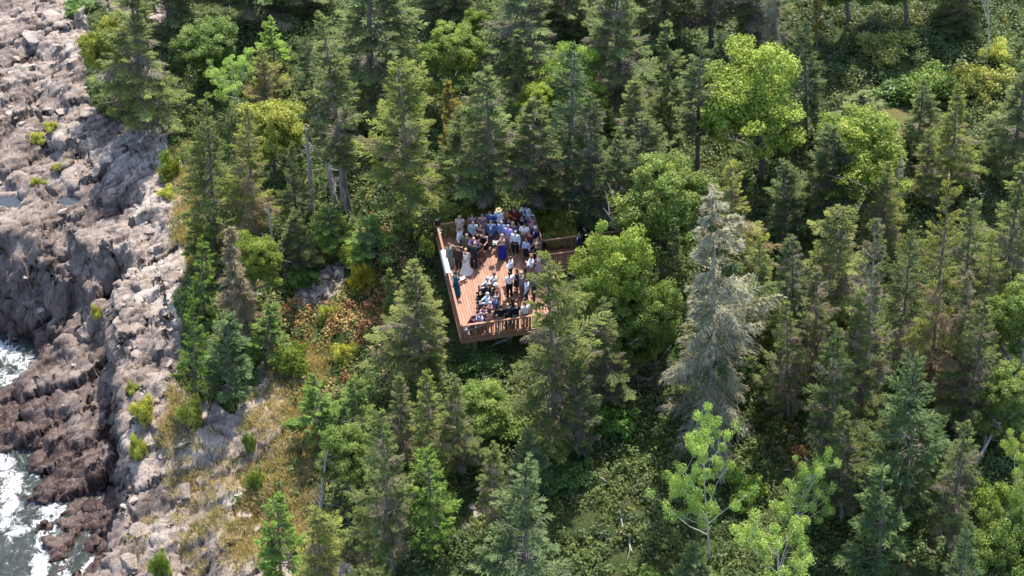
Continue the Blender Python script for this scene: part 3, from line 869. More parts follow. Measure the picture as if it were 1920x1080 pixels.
def bush(seed, R=1.0, H=1.3, n=70, per=90, size=.085, col=(.10, .155, .03), col2=(.17, .22, .05)):
    r = np.random.default_rng(seed)
    ends = []; ac = Acc()
    for i in range(n):
        d = unit(r.normal(size=3)); d[2] = abs(d[2])
        rr = r.uniform(.45, 1.0) * (.8 + .3 * math.sin(3 * math.atan2(d[1], d[0]) + seed))
        p = np.array([d[0] * R * rr, d[1] * R * rr, .1 + d[2] * H * rr]); ends.append((p, d))
        if i % 3 == 0:
            v, f = tube([(0, 0, -.15), p * .5 + r.normal(0, .04, 3), p], [.022, .014, .006], 3); ac.add(v, f)
    nd = leafy(r, ends, per, .26, size, col, col2)
    return {'stems': ac.mesh('stems', None, True), 'crown': nd.mesh('crown'), 'H': H + .25, 'R': reach_of(nd), 'leaf': M_LEAF, 'bark': M_BARK}

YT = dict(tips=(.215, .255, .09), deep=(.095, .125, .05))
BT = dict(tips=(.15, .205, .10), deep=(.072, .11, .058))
KIND = {
 'fir': [spruce(1, ragged=.35, lowgrey=.25, bare=.8, **YT), spruce(2, R=2.6, ragged=.45, bare=1.2, lowgrey=.75, **YT), spruce(3, R=2.2, cb=.16, bare=1.2, lowgrey=.45), spruce(4, R=2.4, cb=.1, bare=.9, ragged=.5, lowgrey=.3, slim=.65, **YT)],
 'spruce': [spruce(11, R=2.0, bare=.9, ragged=.35), spruce(12, R=2.4, cb=.06, bare=.7), spruce(13, R=2.2, cb=.22, bare=1.4, ragged=.5, lowgrey=.5), spruce(14, R=2.1, cb=.12, bare=1.2, ragged=.55, lowgrey=.3, slim=.65)],
 'spire': [spruce(21, H=11, R=1.15, slim=.75, cone=.4, dens=1.1, bare=.5, cb=.12), spruce(22, H=12, R=1.35, slim=.7, cb=.3, bare=1.2, ragged=.35)],
 'young': [spruce(31, H=5, R=1.35, cb=.03, dens=1.2, bare=.1, tips=(.17, .27, .075)), spruce(32, H=5, R=1.2, cb=.03, dens=1.2, bare=.1, **BT)],
 'blue': [spruce(41, H=10, R=2.4, cb=.05, bare=.3, **BT), spruce(42, H=9, R=2.3, cb=.10, bare=.4, **BT)],
 'mixed': [spruce(51, R=2.3, grey=.38, bare=1.6, cb=.08, ragged=.35), spruce(52, R=2.3, grey=.55, bare=1.4, cb=.05, ragged=.35)],
 'lichen': [spruce(61, R=2.5, grey=.86, bare=1.6, cb=.03, droop=.22, ragged=.45, dens=1.3, slim=.85, cone=.95, twig=(.33, .32, .305))],
 'brown': [spruce(71, H=6.5, R=1.35, grey=1.0, bare=1.0, cb=.08, dens=1.5, slim=1.5, cone=.75, twig=(.24, .205, .175))],
 'maple': [broadleaf(81), broadleaf(82, R=2.3, col=(.09, .15, .035), col2=(.18, .235, .055)), broadleaf(83, H=7, R=2.2, cz_=.52, vh=.5, lobes=230, col=(.065, .115, .03), col2=(.16, .215, .05))],
 'golden': [broadleaf(84, H=6, R=2.1, col=(.10, .155, .04), col2=(.25, .265, .07), lobes=150)],
 'aspen': [aspen(91), aspen(92), aspen(93, H=8)],
 'snag': [snag(101, 8, 46, 1.1, .15), snag(102, 7, 20, .7, .4), snag(103, 6, 26, 1.3, .1)],
 'bush': [bush(111), bush(112, R=1.1, H=1.0, col=(.16, .20, .05), col2=(.29, .31, .10)), bush(113, R=.9, H=1.6, col=(.06, .12, .03), col2=(.11, .18, .045))],
}
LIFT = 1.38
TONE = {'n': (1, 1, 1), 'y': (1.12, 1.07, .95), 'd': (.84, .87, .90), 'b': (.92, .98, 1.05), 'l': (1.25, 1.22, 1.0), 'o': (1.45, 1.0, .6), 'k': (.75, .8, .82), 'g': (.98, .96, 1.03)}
TREES_AT = []

def plant(kind, var, ax, ay, bx, by, hw, tone, name, label, category, group=None, spin=None):
    """apex and foot as picture points; the tree then stands on the land with its real height"""
    k = KIND[kind][var % len(KIND[kind])]
    foot = on_ground(bx, by)
    # height: the point above the foot whose image row is ay
    v0 = foot - CAM
    s = (540.0 - ay) / FOCAL
    h = (s * (v0 @ FWD) - v0 @ UPV) / (UPV[2] - s * FWD[2])
    h = max(h, .4)
    u, v, dep = project(foot + np.array([0, 0, h]))
    dx = (ax - u) * dep / FOCAL
    lean = max(-.16, min(.16, math.atan2(dx, h)))
    if kind in ('fir', 'spruce', 'mixed', 'blue'): hw = hw * .9
    wid = hw * dep / FOCAL / k['R']
    hz = h / k['H'] / math.cos(lean)
    root = empty(name, (foot[0], foot[1], float(surf(np.array([foot[0]]), np.array([foot[1]]))[0]) - .05))
    r = random.Random(hash((ax, ay, bx)) & 0xffff)
    root.rotation_euler = (Matrix.Rotation(lean, 4, 'Y') @ Matrix.Rotation(r.uniform(0, 6.28) if spin is None else spin, 4, 'Z')).to_euler()
    root.scale = (wid, wid, hz)
    tag(root, label, category, group)
    for part in ('trunk', 'branches', 'stems', 'crown'):
        if part in k:
            o = mesh_obj(part, k[part], root, k['leaf'] if part == 'crown' else k['bark'])
            if part in ('crown', 'branches', 'stems'): o['kind'] = 'stuff'
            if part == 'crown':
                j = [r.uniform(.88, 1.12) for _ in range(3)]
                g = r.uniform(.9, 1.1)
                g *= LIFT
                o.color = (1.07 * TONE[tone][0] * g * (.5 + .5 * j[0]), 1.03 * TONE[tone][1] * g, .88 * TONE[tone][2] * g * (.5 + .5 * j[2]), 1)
    TREES_AT.append((foot[0], foot[1], wid * k['R']))
    return root
# ------------------------------------------------------------------ the trees of the picture, far to near
# kind, variant, apex x, apex y, foot x, foot y, half width (picture pixels), tone, name, label
G_BACK = 'trees at the far edge of the wood'
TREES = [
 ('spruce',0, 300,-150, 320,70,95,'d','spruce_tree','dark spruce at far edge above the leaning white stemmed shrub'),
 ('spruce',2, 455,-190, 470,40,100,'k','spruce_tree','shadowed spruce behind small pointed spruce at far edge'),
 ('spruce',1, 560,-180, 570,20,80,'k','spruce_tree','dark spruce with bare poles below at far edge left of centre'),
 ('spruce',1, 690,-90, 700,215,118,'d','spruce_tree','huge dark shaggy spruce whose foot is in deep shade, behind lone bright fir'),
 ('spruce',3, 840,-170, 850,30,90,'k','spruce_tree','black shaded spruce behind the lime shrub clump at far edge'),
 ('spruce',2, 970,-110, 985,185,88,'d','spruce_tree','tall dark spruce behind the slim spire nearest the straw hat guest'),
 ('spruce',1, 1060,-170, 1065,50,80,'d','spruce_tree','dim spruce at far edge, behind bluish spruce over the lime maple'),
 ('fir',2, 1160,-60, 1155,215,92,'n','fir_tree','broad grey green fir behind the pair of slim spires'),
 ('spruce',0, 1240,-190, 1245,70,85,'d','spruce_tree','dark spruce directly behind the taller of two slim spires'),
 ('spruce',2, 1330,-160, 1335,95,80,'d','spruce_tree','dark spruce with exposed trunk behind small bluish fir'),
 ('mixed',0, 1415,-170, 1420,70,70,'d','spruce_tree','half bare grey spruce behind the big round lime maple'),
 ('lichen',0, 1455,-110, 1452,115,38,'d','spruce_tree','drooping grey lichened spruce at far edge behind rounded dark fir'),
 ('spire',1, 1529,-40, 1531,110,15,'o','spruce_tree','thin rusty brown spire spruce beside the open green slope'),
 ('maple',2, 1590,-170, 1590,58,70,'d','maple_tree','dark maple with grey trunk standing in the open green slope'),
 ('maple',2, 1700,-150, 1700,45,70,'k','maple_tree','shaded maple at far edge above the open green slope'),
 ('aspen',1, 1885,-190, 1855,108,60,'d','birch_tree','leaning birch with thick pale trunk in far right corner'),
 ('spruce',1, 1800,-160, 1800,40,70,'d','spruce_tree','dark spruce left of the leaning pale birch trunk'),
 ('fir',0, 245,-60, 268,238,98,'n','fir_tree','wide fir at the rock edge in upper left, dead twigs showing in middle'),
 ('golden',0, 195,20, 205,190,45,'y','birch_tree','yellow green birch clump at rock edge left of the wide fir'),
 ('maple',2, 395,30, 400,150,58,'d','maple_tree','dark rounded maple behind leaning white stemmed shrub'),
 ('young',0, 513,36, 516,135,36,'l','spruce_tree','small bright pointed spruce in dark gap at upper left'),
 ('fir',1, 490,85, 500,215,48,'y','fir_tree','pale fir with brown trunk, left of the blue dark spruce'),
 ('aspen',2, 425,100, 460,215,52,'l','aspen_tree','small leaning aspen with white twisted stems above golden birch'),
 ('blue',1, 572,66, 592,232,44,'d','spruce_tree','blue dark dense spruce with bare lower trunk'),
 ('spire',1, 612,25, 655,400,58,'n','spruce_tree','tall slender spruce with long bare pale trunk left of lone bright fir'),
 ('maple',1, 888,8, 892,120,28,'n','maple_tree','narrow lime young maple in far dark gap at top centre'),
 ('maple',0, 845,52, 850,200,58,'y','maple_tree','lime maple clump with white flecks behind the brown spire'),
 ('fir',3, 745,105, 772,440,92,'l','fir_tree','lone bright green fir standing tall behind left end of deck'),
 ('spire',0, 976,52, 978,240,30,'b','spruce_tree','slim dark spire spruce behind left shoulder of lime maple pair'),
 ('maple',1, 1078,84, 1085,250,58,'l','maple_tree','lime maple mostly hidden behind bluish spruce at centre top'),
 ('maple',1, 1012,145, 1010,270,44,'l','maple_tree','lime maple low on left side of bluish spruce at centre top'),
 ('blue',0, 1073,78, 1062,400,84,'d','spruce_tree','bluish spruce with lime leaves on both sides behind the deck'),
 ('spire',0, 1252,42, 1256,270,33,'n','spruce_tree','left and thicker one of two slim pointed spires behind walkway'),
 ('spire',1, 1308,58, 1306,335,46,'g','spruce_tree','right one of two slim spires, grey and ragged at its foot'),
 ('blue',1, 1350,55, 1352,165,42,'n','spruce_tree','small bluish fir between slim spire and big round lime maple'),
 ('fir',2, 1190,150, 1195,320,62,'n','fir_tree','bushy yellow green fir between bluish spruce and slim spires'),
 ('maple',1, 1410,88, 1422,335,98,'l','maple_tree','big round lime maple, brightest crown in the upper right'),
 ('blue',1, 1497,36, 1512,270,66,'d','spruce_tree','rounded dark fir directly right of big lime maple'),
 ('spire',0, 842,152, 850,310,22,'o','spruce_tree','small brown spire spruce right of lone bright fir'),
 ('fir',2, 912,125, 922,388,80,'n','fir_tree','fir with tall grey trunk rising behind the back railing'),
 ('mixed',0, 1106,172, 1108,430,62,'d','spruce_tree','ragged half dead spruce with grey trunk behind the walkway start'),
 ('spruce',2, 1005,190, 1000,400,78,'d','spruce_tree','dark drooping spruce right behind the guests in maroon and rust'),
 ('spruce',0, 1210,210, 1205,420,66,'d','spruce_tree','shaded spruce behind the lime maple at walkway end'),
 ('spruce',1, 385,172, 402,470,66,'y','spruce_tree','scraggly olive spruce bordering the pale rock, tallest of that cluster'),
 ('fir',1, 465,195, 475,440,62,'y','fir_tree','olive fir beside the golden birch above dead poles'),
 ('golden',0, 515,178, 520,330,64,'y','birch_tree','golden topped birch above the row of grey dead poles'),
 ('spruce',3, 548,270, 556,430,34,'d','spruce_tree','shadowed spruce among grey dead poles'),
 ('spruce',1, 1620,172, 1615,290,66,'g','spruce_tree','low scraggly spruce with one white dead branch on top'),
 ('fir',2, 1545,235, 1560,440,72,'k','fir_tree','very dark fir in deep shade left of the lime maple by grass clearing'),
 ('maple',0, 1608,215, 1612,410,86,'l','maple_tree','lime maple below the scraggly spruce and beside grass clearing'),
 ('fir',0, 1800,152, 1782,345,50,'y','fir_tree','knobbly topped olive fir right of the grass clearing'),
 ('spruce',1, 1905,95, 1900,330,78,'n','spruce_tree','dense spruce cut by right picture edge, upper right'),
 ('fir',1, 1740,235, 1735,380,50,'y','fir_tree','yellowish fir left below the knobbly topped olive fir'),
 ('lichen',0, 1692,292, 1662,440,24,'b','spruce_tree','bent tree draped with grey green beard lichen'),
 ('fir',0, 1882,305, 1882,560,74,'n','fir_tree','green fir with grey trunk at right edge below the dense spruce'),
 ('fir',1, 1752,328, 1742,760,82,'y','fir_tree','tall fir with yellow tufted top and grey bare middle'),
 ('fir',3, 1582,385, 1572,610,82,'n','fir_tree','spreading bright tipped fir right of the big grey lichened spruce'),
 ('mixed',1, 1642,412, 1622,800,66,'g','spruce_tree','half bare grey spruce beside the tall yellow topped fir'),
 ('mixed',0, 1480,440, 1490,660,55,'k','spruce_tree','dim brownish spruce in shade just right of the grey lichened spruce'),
 ('maple',0, 1248,302, 1246,520,86,'n','maple_tree','large lime maple over far end of the walkway'),
 ('fir',1, 1372,298, 1372,520,74,'l','fir_tree','bright green fir top behind the big grey lichened spruce'),
 ('maple',2, 1160,412, 1168,650,78,'l','maple_tree','full green maple hiding the walkway end'),
 ('maple',2, 1150,540, 1165,690,62,'n','maple_tree','lower dark green maple in front of the full green one'),
 ('spire',0, 1268,405, 1257,600,22,'k','spruce_tree','thin dark spire between green maple and grey lichened spruce'),
 ('lichen',0, 1345,352, 1332,790,136,'g','spruce_tree','big pale grey lichened spruce right of centre'),
 ('maple',2, 1230,520, 1235,690,60,'d','maple_tree','dark green maple between full green maple and grey lichened spruce'),
 ('fir',3, 1024,476, 1040,840,104,'n','fir_tree','tall fir with grey bare middle covering front right corner of deck'),
 ('fir',0, 772,488, 792,705,82,'n','fir_tree','bright fir in front of the deck, left of its corner post'),
 ('spire',0, 731,500, 735,590,15,'l','spruce_tree','tiny thin pale spire left of bright fir near the deck'),
 ('snag',2, 507,385, 522,520,30,'n','dead_tree','thin half dead tree with tufted tip left of the stony outcrop'),
 ('brown',0, 432,428, 460,640,46,'n','dead_spruce','dead brown grey spruce with needle sharp top by the rocks'),
 ('maple',1, 470,425, 480,570,48,'y','birch_tree','yellow green birch with white stem behind dead brown spruce'),
 ('snag',0, 585,200, 632,392,42,'n','dead_tree','tallest leaning grey dead pole beside golden birch'),
 ('snag',1, 570,235, 586,400,30,'n','dead_tree','upright grey dead pole left of the leaning one'),
 ('snag',1, 634,225, 650,385,28,'n','dead_tree','thin grey dead pole right of the leaning one'),
 ('snag',1, 643,350, 650,415,12,'n','dead_tree','short broken grey stump pole in front of the dead poles'),
 ('fir',2, 552,395, 560,500,42,'d','fir_tree','dark low fir left above the stony outcrop'),
 ('young',0, 690,415, 695,500,52,'n','spruce_tree','round green spruce left behind the deck'),
 ('young',0, 618,395, 625,470,48,'y','birch_tree','low yellow tinged bush tree under the grey dead poles'),
 ('young',0, 376,440, 380,600,34,'n','cedar_tree','narrow green cedar on rock edge left of dead brown spruce'),
 ('young',0, 362,540, 368,745,32,'n','cedar_tree','tall green cedar column on rock edge above yellow shrub'),
 ('young',1, 425,590, 432,745,50,'d','spruce_tree','bluish young spruce below the dead brown spruce'),
 ('young',0, 496,565, 500,680,46,'n','spruce_tree','bright young spruce right below the dead brown spruce'),
 ('young',0, 592,698, 600,822,46,'n','spruce_tree','left of two young spruces beside pale rock slab'),
 ('young',0, 655,705, 660,820,46,'n','spruce_tree','right of two young spruces beside pale rock slab'),
 ('fir',2, 748,700, 755,880,44,'n','fir_tree','left one of the thicket of young firs under deck front'),
 ('fir',0, 800,690, 810,900,58,'y','fir_tree','middle and tallest of the thicket of young firs under deck front'),
 ('fir',2, 852,705, 862,890,46,'n','fir_tree','right one of the thicket of young firs under deck front'),
 ('fir',2, 712,765, 738,1080,72,'n','fir_tree','tall fir with grey twiggy heart at bottom, left of centre'),
 ('young',0, 805,850, 818,1030,56,'y','fir_tree','yellow green fir right of the tall twiggy fir at bottom'),
 ('young',1, 995,808, 1000,930,42,'n','spruce_tree','small bluish spruce just behind the big bluish spruce at bottom'),
 ('blue',0, 985,868, 990,1170,112,'n','spruce_tree','big bluish spruce at bottom centre'),
 ('young',0, 515,930, 525,1090,54,'y','fir_tree','left of two yellow green firs at the grassy bank bottom'),
 ('fir',3, 592,955, 602,1130,60,'y','fir_tree','right of two yellow green firs at the grassy bank bottom'),
 ('maple',0, 645,810, 655,930,55,'n','maple_tree','green bush maple left of tall twiggy fir'),
 ('snag',2, 605,840, 598,965,42,'n','dead_tree','bare grey dead bush tree with upright sticks on the bank'),
 ('aspen',0, 1290,812, 1330,1050,88,'l','aspen_tree','white stemmed aspen standing alone at bottom right of centre'),
 ('aspen',1, 1445,855, 1482,1030,86,'l','aspen_tree','aspen with forked white trunk right of the lone one'),
 ('aspen',2, 1440,980, 1455,1130,80,'l','aspen_tree','aspen crown cut by bottom edge below the forked one'),
 ('young',1, 1303,1018, 1308,1120,42,'n','spruce_tree','pale bluish young spruce at foot of the lone aspen'),
 ('young',0, 1212,1050, 1215,1130,32,'y','spruce_tree','small yellow green spruce tip at bottom edge'),
 ('fir',2, 1560,610, 1560,900,72,'k','fir_tree','dark dense fir below the spreading bright tipped fir'),
 ('fir',2, 1475,560, 1480,790,52,'g','fir_tree','dull olive fir right of grey lichened spruce foot'),
 ('blue',1, 1690,665, 1695,975,104,'d','spruce_tree','wide dark bluish spruce low on the right'),
 ('young',1, 1700,750, 1705,900,60,'n','spruce_tree','bluish young spruce in front of the wide dark one'),
 ('young',1, 1645,875, 1645,1080,60,'n','spruce_tree','pale tipped young spruce at bottom right'),
 ('fir',2, 1810,560, 1815,820,60,'g','fir_tree','olive fir with bare twigs right of wide dark bluish spruce'),
 ('aspen',0, 1905,845, 1895,1050,66,'l','aspen_tree','aspen cut by the right edge near bottom corner'),
 ('maple',0, 1895,540, 1900,700,66,'n','maple_tree','green maple at right edge halfway down'),
 ('maple',0, 1885,700, 1880,820,60,'d','maple_tree','dim leafy maple above the fallen pale log'),
 ('snag',1, 1925,620, 1895,770,14,'n','dead_tree','leaning thick dead trunk at the right edge'),
 ('fir',1, 1835,430, 1838,640,48,'y','fir_tree','loose yellowish fir right of the tall yellow topped fir'),
 ('blue',0, 1780,985, 1790,1190,60,'d','spruce_tree','dark spruce at bottom edge right of the small boulders'),
 ('maple',2, 1870,960, 1880,1120,70,'d','maple_tree','shaded leafy maple in bottom right corner'),
 ('fir',2, 1130,560, 1140,760,58,'d','fir_tree','dim fir in shade behind the brush heap'),
 ('maple',0, 905,730, 910,830,55,'n','maple_tree','low pale maple bush between young fir thicket and tall bare hearted fir'),
 ('maple',2, 1000,570, 1080,560,38,'d','maple_tree','dark shrubby maple under the walkway'),
 ('mixed',0, 1525,500, 1530,740,58,'g','spruce_tree','twiggy grey green spruce left of the half bare grey one'),
 ('fir',2, 1602,560, 1602,830,58,'n','fir_tree','mid green fir below the half bare grey spruce tip'),
 ('spruce',3, 1690,430, 1690,690,56,'g','spruce_tree','grey green spruce squeezed left of tall yellow topped fir'),
 ('spruce',2, 1805,375, 1805,600,50,'n','spruce_tree','spruce between tall yellow topped fir and green right edge fir'),
 ('mixed',1, 1790,510, 1790,770,56,'g','spruce_tree','grey twiggy spruce right of the tall yellow topped fir foot'),
 ('spruce',1, 1425,440, 1428,640,52,'n','spruce_tree','green spruce peeping out right of the grey lichened spruce top'),
 ('spruce',0, 1470,300, 1475,460,48,'d','spruce_tree','dark spruce below right of big round lime maple'),
 ('spruce',2, 1765,790, 1775,1030,58,'d','spruce_tree','dark spruce on right flank of the wide dark bluish spruce'),
 ('fir',2, 1575,770, 1578,980,62,'d','fir_tree','dim fir left of the pale tipped young spruce at bottom right'),
 ('fir',0, 1655,300, 1655,480,50,'n','fir_tree','fir right of lichen draped bent tree, above grey green spruce'),
 ('spruce',1, 1720,150, 1722,290,42,'n','spruce_tree','small spruce at left end of the grass clearing'),
 ('spruce',1, 860,200, 868,390,52,'n','spruce_tree','spruce between lone bright fir and fir with tall grey trunk'),
 ('spruce',2, 1160,240, 1160,430,52,'d','spruce_tree','dark spruce right behind the walkway railing'),
 ('fir',2, 1080,660, 1085,860,50,'g','fir_tree','grey twiggy fir right behind the tall bare hearted fir'),
 ('fir',2, 925,830, 930,1000,46,'n','fir_tree','green fir left behind the big bluish spruce at bottom'),
]
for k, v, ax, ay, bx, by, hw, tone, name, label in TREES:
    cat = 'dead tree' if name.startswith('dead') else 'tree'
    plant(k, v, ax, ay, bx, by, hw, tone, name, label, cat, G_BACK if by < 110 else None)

# shrubs on the rocks and the bank
SHRUBS = [
 (0, 318,272,320,325,26,'y','round green shrub on rock under the scraggly olive spruce'),
 (1, 312,350,314,372,16,'l','yellow shrub on pale rock below the round green shrub'),
 (1, 355,735,358,795,26,'y','yellow green shrub on dry grass below the cedar column'),
 (1, 268,742,270,790,22,'l','pale grey green shrub on cliff rim'),
 (0, 480,872,482,915,18,'n','round dark green bush alone in dry golden grass'),
 (1, 252,800,256,850,16,'l','yellow shrub hanging over the cliff rim'),
 (1, 244,705,246,725,13,'y','small yellow shrub on cliff rim above the pale one'),
 (1, 180,568,182,592,12,'y','yellow shrub at the inner corner of the cove'),
 (1, 66,322,68,345,13,'y','green tuft shrub on far rock shelf'),
 (1, 70,240,72,262,14,'l','left yellow tuft of two on far rock shelf'),
 (1, 96,232,98,250,12,'l','right yellow tuft of two on far rock shelf'),
 (1, 122,290,124,300,8,'y','tiny yellow tuft on pale rock shelf'),
 (1, 106,310,108,320,9,'y','small yellow tuft near the green tuft shrub'),
 (0, 468,810,470,845,13,'n','little dark seedling bush at bottom of pale slab'),
 (0, 300,1030,303,1079,20,'n','green shrub on rocks at bottom left of the bank'),
 (2, 145,-10,145,22,26,'n','green shrub in a rock cleft at top left'),
 (1, 640,635,645,675,24,'l','golden shrub in the sunny gap left of bright fir'),
 (1, 610,560,613,595,18,'l','pale yellow shrub in the rusty bracken'),
 (0, 672,480,676,545,24,'o','orange green shrub above the rusty bracken'),
 (2, 560,480,565,520,30,'n','dark shrub left of the stony outcrop'),
 (0, 660,450,664,490,30,'y','yellowing shrub above the stony outcrop'),
 (2, 1140,740,1145,800,45,'y','sunlit leafy shrub below the brush heap'),
 (0, 1400,880,1402,930,40,'n','leafy shrub between the two standing aspens'),
 (2, 1060,860,1064,905,45,'d','dark leafy shrub right of the big bluish spruce'),
 (1, 1660,60,1665,100,48,'d','wide low shrub on open green slope'),
 (0, 1740,120,1742,175,55,'d','dark green thicket shrub behind grass clearing'),
 (1, 1830,110,1835,170,50,'n','pale leaved shrub left below the leaning birch trunk'),
 (2, 1680,130,1684,180,48,'d','thicket shrub on slope above the scraggly spruce'),
 (1, 1865,75,1868,110,30,'l','sunlit shrub at foot of leaning birch'),
 (0, 1010,395,1030,430,38,'n','green shrub behind right back corner of deck'),
 (1, 1045,410,1052,450,34,'y','yellowish shrub behind the walkway railing'),
 (0, 880,385,884,425,30,'y','yellowish shrub behind the back railing'),
 (0, 800,440,804,470,22,'d','dark shrub against the left side of deck'),
 (2, 1060,520,1066,560,44,'n','green shrub under the walkway'),
 (2, 905,650,912,690,44,'d','shaded shrub under front edge of deck'),
 (0, 1800,620,1804,660,40,'o','rust tinged shrub by a short dark stump on right'),
 (0, 1850,900,1853,950,40,'n','leafy shrub right of the fallen pale log'),
 (2, 940,770,946,815,40,'n','green shrub left of tall bare hearted fir foot'),
 (0, 540,640,545,690,34,'y','yellow green shrub right of the young bright spruce'),
]
for var, ax, ay, bx, by, hw, tone, label in SHRUBS:
    plant('bush', var, ax, ay, bx, by, hw, tone, 'shrub', label, 'shrub')

# ---- deck footprint (needed by the ground cover)
CAPZ = DECK_Z + 1.0
BLc, FLc, MRc = at(818, 420, CAPZ), at(864, 612, CAPZ), at(1026, 478, CAPZ)
ydir = unit((BLc - FLc)[:2]); xdir = np.array([ydir[1], -ydir[0]])
DL = float(np.linalg.norm((BLc - FLc)[:2])); DW = float((MRc - FLc)[:2] @ xdir)
DECK_ROT = math.atan2(xdir[1], xdir[0])
def deck_xy(p):
    d = np.asarray(p)[..., :2] - FLc[:2]
    return d @ xdir, d @ ydir
def deck_pt(u, v, z=0.0):
    q = FLc[:2] + xdir * u + ydir * v
    return np.array([q[0], q[1], z])
print('deck size', DW, DL, math.degrees(DECK_ROT))

# ---- undergrowth: leafy ground cover that nobody could count
r = np.random.default_rng(5)
def scatter(n, x0, x1, y0, y1):
    return r.uniform(x0, x1, n), r.uniform(y0, y1, n)
ux, uy = scatter(40000, -34, 37, -23, 44)
rk = field(rock_s, ux, uy)
bk = field(bank_s, ux, uy)
du, dv = (ux - FLc[0]) * xdir[0] + (uy - FLc[1]) * xdir[1], (ux - FLc[0]) * ydir[0] + (uy - FLc[1]) * ydir[1]
on_deck = (du > -.25) & (du < DW + .1) & (dv > -.1) & (dv < DL + .15)
on_walk = (du > DW - .1) & (du < DW + 5) & (dv > DL * .52) & (dv < DL * .85)
clear = on_ground(1700, 232)
far_n = fbm(ux * .22, uy * .22, 301)
ok = (rk < .35) & ~on_deck & ~on_walk & (np.hypot((ux - clear[0]) / 3.2, (uy - clear[1]) / 1.6) > 1) & (r.random(len(ux)) < np.where(bk > .4, .25, .95)) & ((uy < 31) | (r.random(len(ux)) < .4))
vis = np.array([(-60 < a < 1980 and -150 < b < 1140) for a, b, _ in [project((x, y, 0.3)) for x, y in zip(ux, uy)]])
ok &= vis
ux, uy = ux[ok][:13500], uy[ok][:13500]
uz = surf(ux, uy)
A = fbm(ux * .35, uy * .35, 311); B = fbm(ux * .6, uy * .6, 321)
rusty = np.zeros(len(ux))
for (px, py, rad) in [(660,540,3.0),(690,590,2.6),(620,600,2.4),(560,690,2.2),(1760,620,1.2),(1480,840,.9),(900,440,.8)]:
    q = on_ground(px, py); rusty = np.maximum(rusty, np.exp(-((ux - q[0]) ** 2 + (uy - q[1]) ** 2) / rad ** 2))
greens = np.array([(.075, .12, .036), (.10, .15, .042), (.14, .18, .052), (.07, .105, .045)])
rusts = np.array([(.33, .16, .07), (.40, .27, .11), (.26, .13, .06), (.32, .29, .09)])
nc, per = len(ux), 42
ci = np.clip((A * 6 + r.normal(0, .6, nc) - 1.2).astype(int), 0, 3)
cc = greens[ci] * r.uniform(.7, 1.15, (nc, 1))
isr = r.random(nc) < rusty * .95
cc[isr] = rusts[r.integers(0, 4, isr.sum())] * r.uniform(.8, 1.2, (isr.sum(), 1))
yel = r.random(nc) < .025
cc[yel] = np.array((.24, .22, .05))
low = ((du_ := (ux - FLc[0]) * xdir[0] + (uy - FLc[1]) * xdir[1]) > -1.2) & (du_ < DW + 3) & ((dv_ := (ux - FLc[0]) * ydir[0] + (uy - FLc[1]) * ydir[1]) > -.8) & (dv_ < DL + 1.2)
hh = np.where(low, .35, .35 + .75 * B * r.uniform(.5, 1.5, nc)); rr_ = r.uniform(.28, .6, nc)
q = unit(r.normal(size=(nc, per, 3))) * (r.random((nc, per, 1)) ** .5)
q[..., 2] = np.abs(q[..., 2])
P = np.stack([ux, uy, uz], -1)[:, None] + q * np.stack([rr_, rr_, hh], -1)[:, None]
nr = unit(q + np.array([0, 0, .7]) + r.normal(0, .5, q.shape))
D = unit(np.cross(nr, r.normal(size=q.shape))); S = np.cross(nr, D)
ln = r.uniform(.09, .17, (nc, per)) * np.where(isr, .9, 1)[:, None]
col = cc[:, None] * r.uniform(.8, 1.2, (nc, per, 1))
v_, f_ = needles(P.reshape(-1, 3), D.reshape(-1, 3), S.reshape(-1, 3), ln.ravel(), ln.ravel() * .9)
ug = mesh_obj('undergrowth', mesh_np('undergrowth', v_, f_, np.repeat(col.reshape(-1, 3), 3, 0), M_LEAF))
tag(ug, 'low leafy undergrowth and rusty bracken covering the forest ground', 'undergrowth', kind='stuff')

# ---- dry golden grass on the bank
gx, gy = scatter(60000, -30, -6, -22, 24)
gb = np.clip(field(grassy, gx, gy) + .0, 0, 1) + .5 * (field(bank_s, gx, gy) > .3) * (field(rock_s, gx, gy) < .5) * (gx > -19)
gk = r.random(len(gx)) < np.clip(gb * 1.2, 0, 1)
gx, gy = gx[gk][:3000], gy[gk][:3000]
per = 12
n = len(gx)
az = r.uniform(0, 6.28, (n, per)); tl = r.uniform(.2, .75, (n, per))
D = np.stack([np.cos(az) * tl, np.sin(az) * tl, np.ones((n, per))], -1); D = unit(D)
L = r.uniform(.22, .5, (n, per))
P = np.stack([gx, gy, surf(gx, gy)], -1)[:, None] + np.stack([np.cos(az), np.sin(az), 0 * az], -1) * r.uniform(0, .16, (n, per, 1)) + D * L[..., None] * .5
S = unit(np.cross(D, r.normal(size=D.shape)))
gc = np.array((.56, .46, .28))[None] * r.uniform(.6, 1.25, (n, 1))
gg = r.random(n) < .25 + .4 * (fbm(gx * .5, gy * .5, 411) > .55)
gc[gg] = np.array((.26, .26, .10)) * r.uniform(.7, 1.2, (gg.sum(), 1))
v_, f_ = blades(P.reshape(-1, 3), D.reshape(-1, 3), S.reshape(-1, 3), L.ravel(), .035)
gr = mesh_obj('dry_grass', mesh_np('dry_grass', v_, f_, np.repeat(np.repeat(gc, per, 0), 4, 0), M_GRASS))
tag(gr, 'dry golden grass tufts between the rocks of the bank', 'grass', kind='stuff')

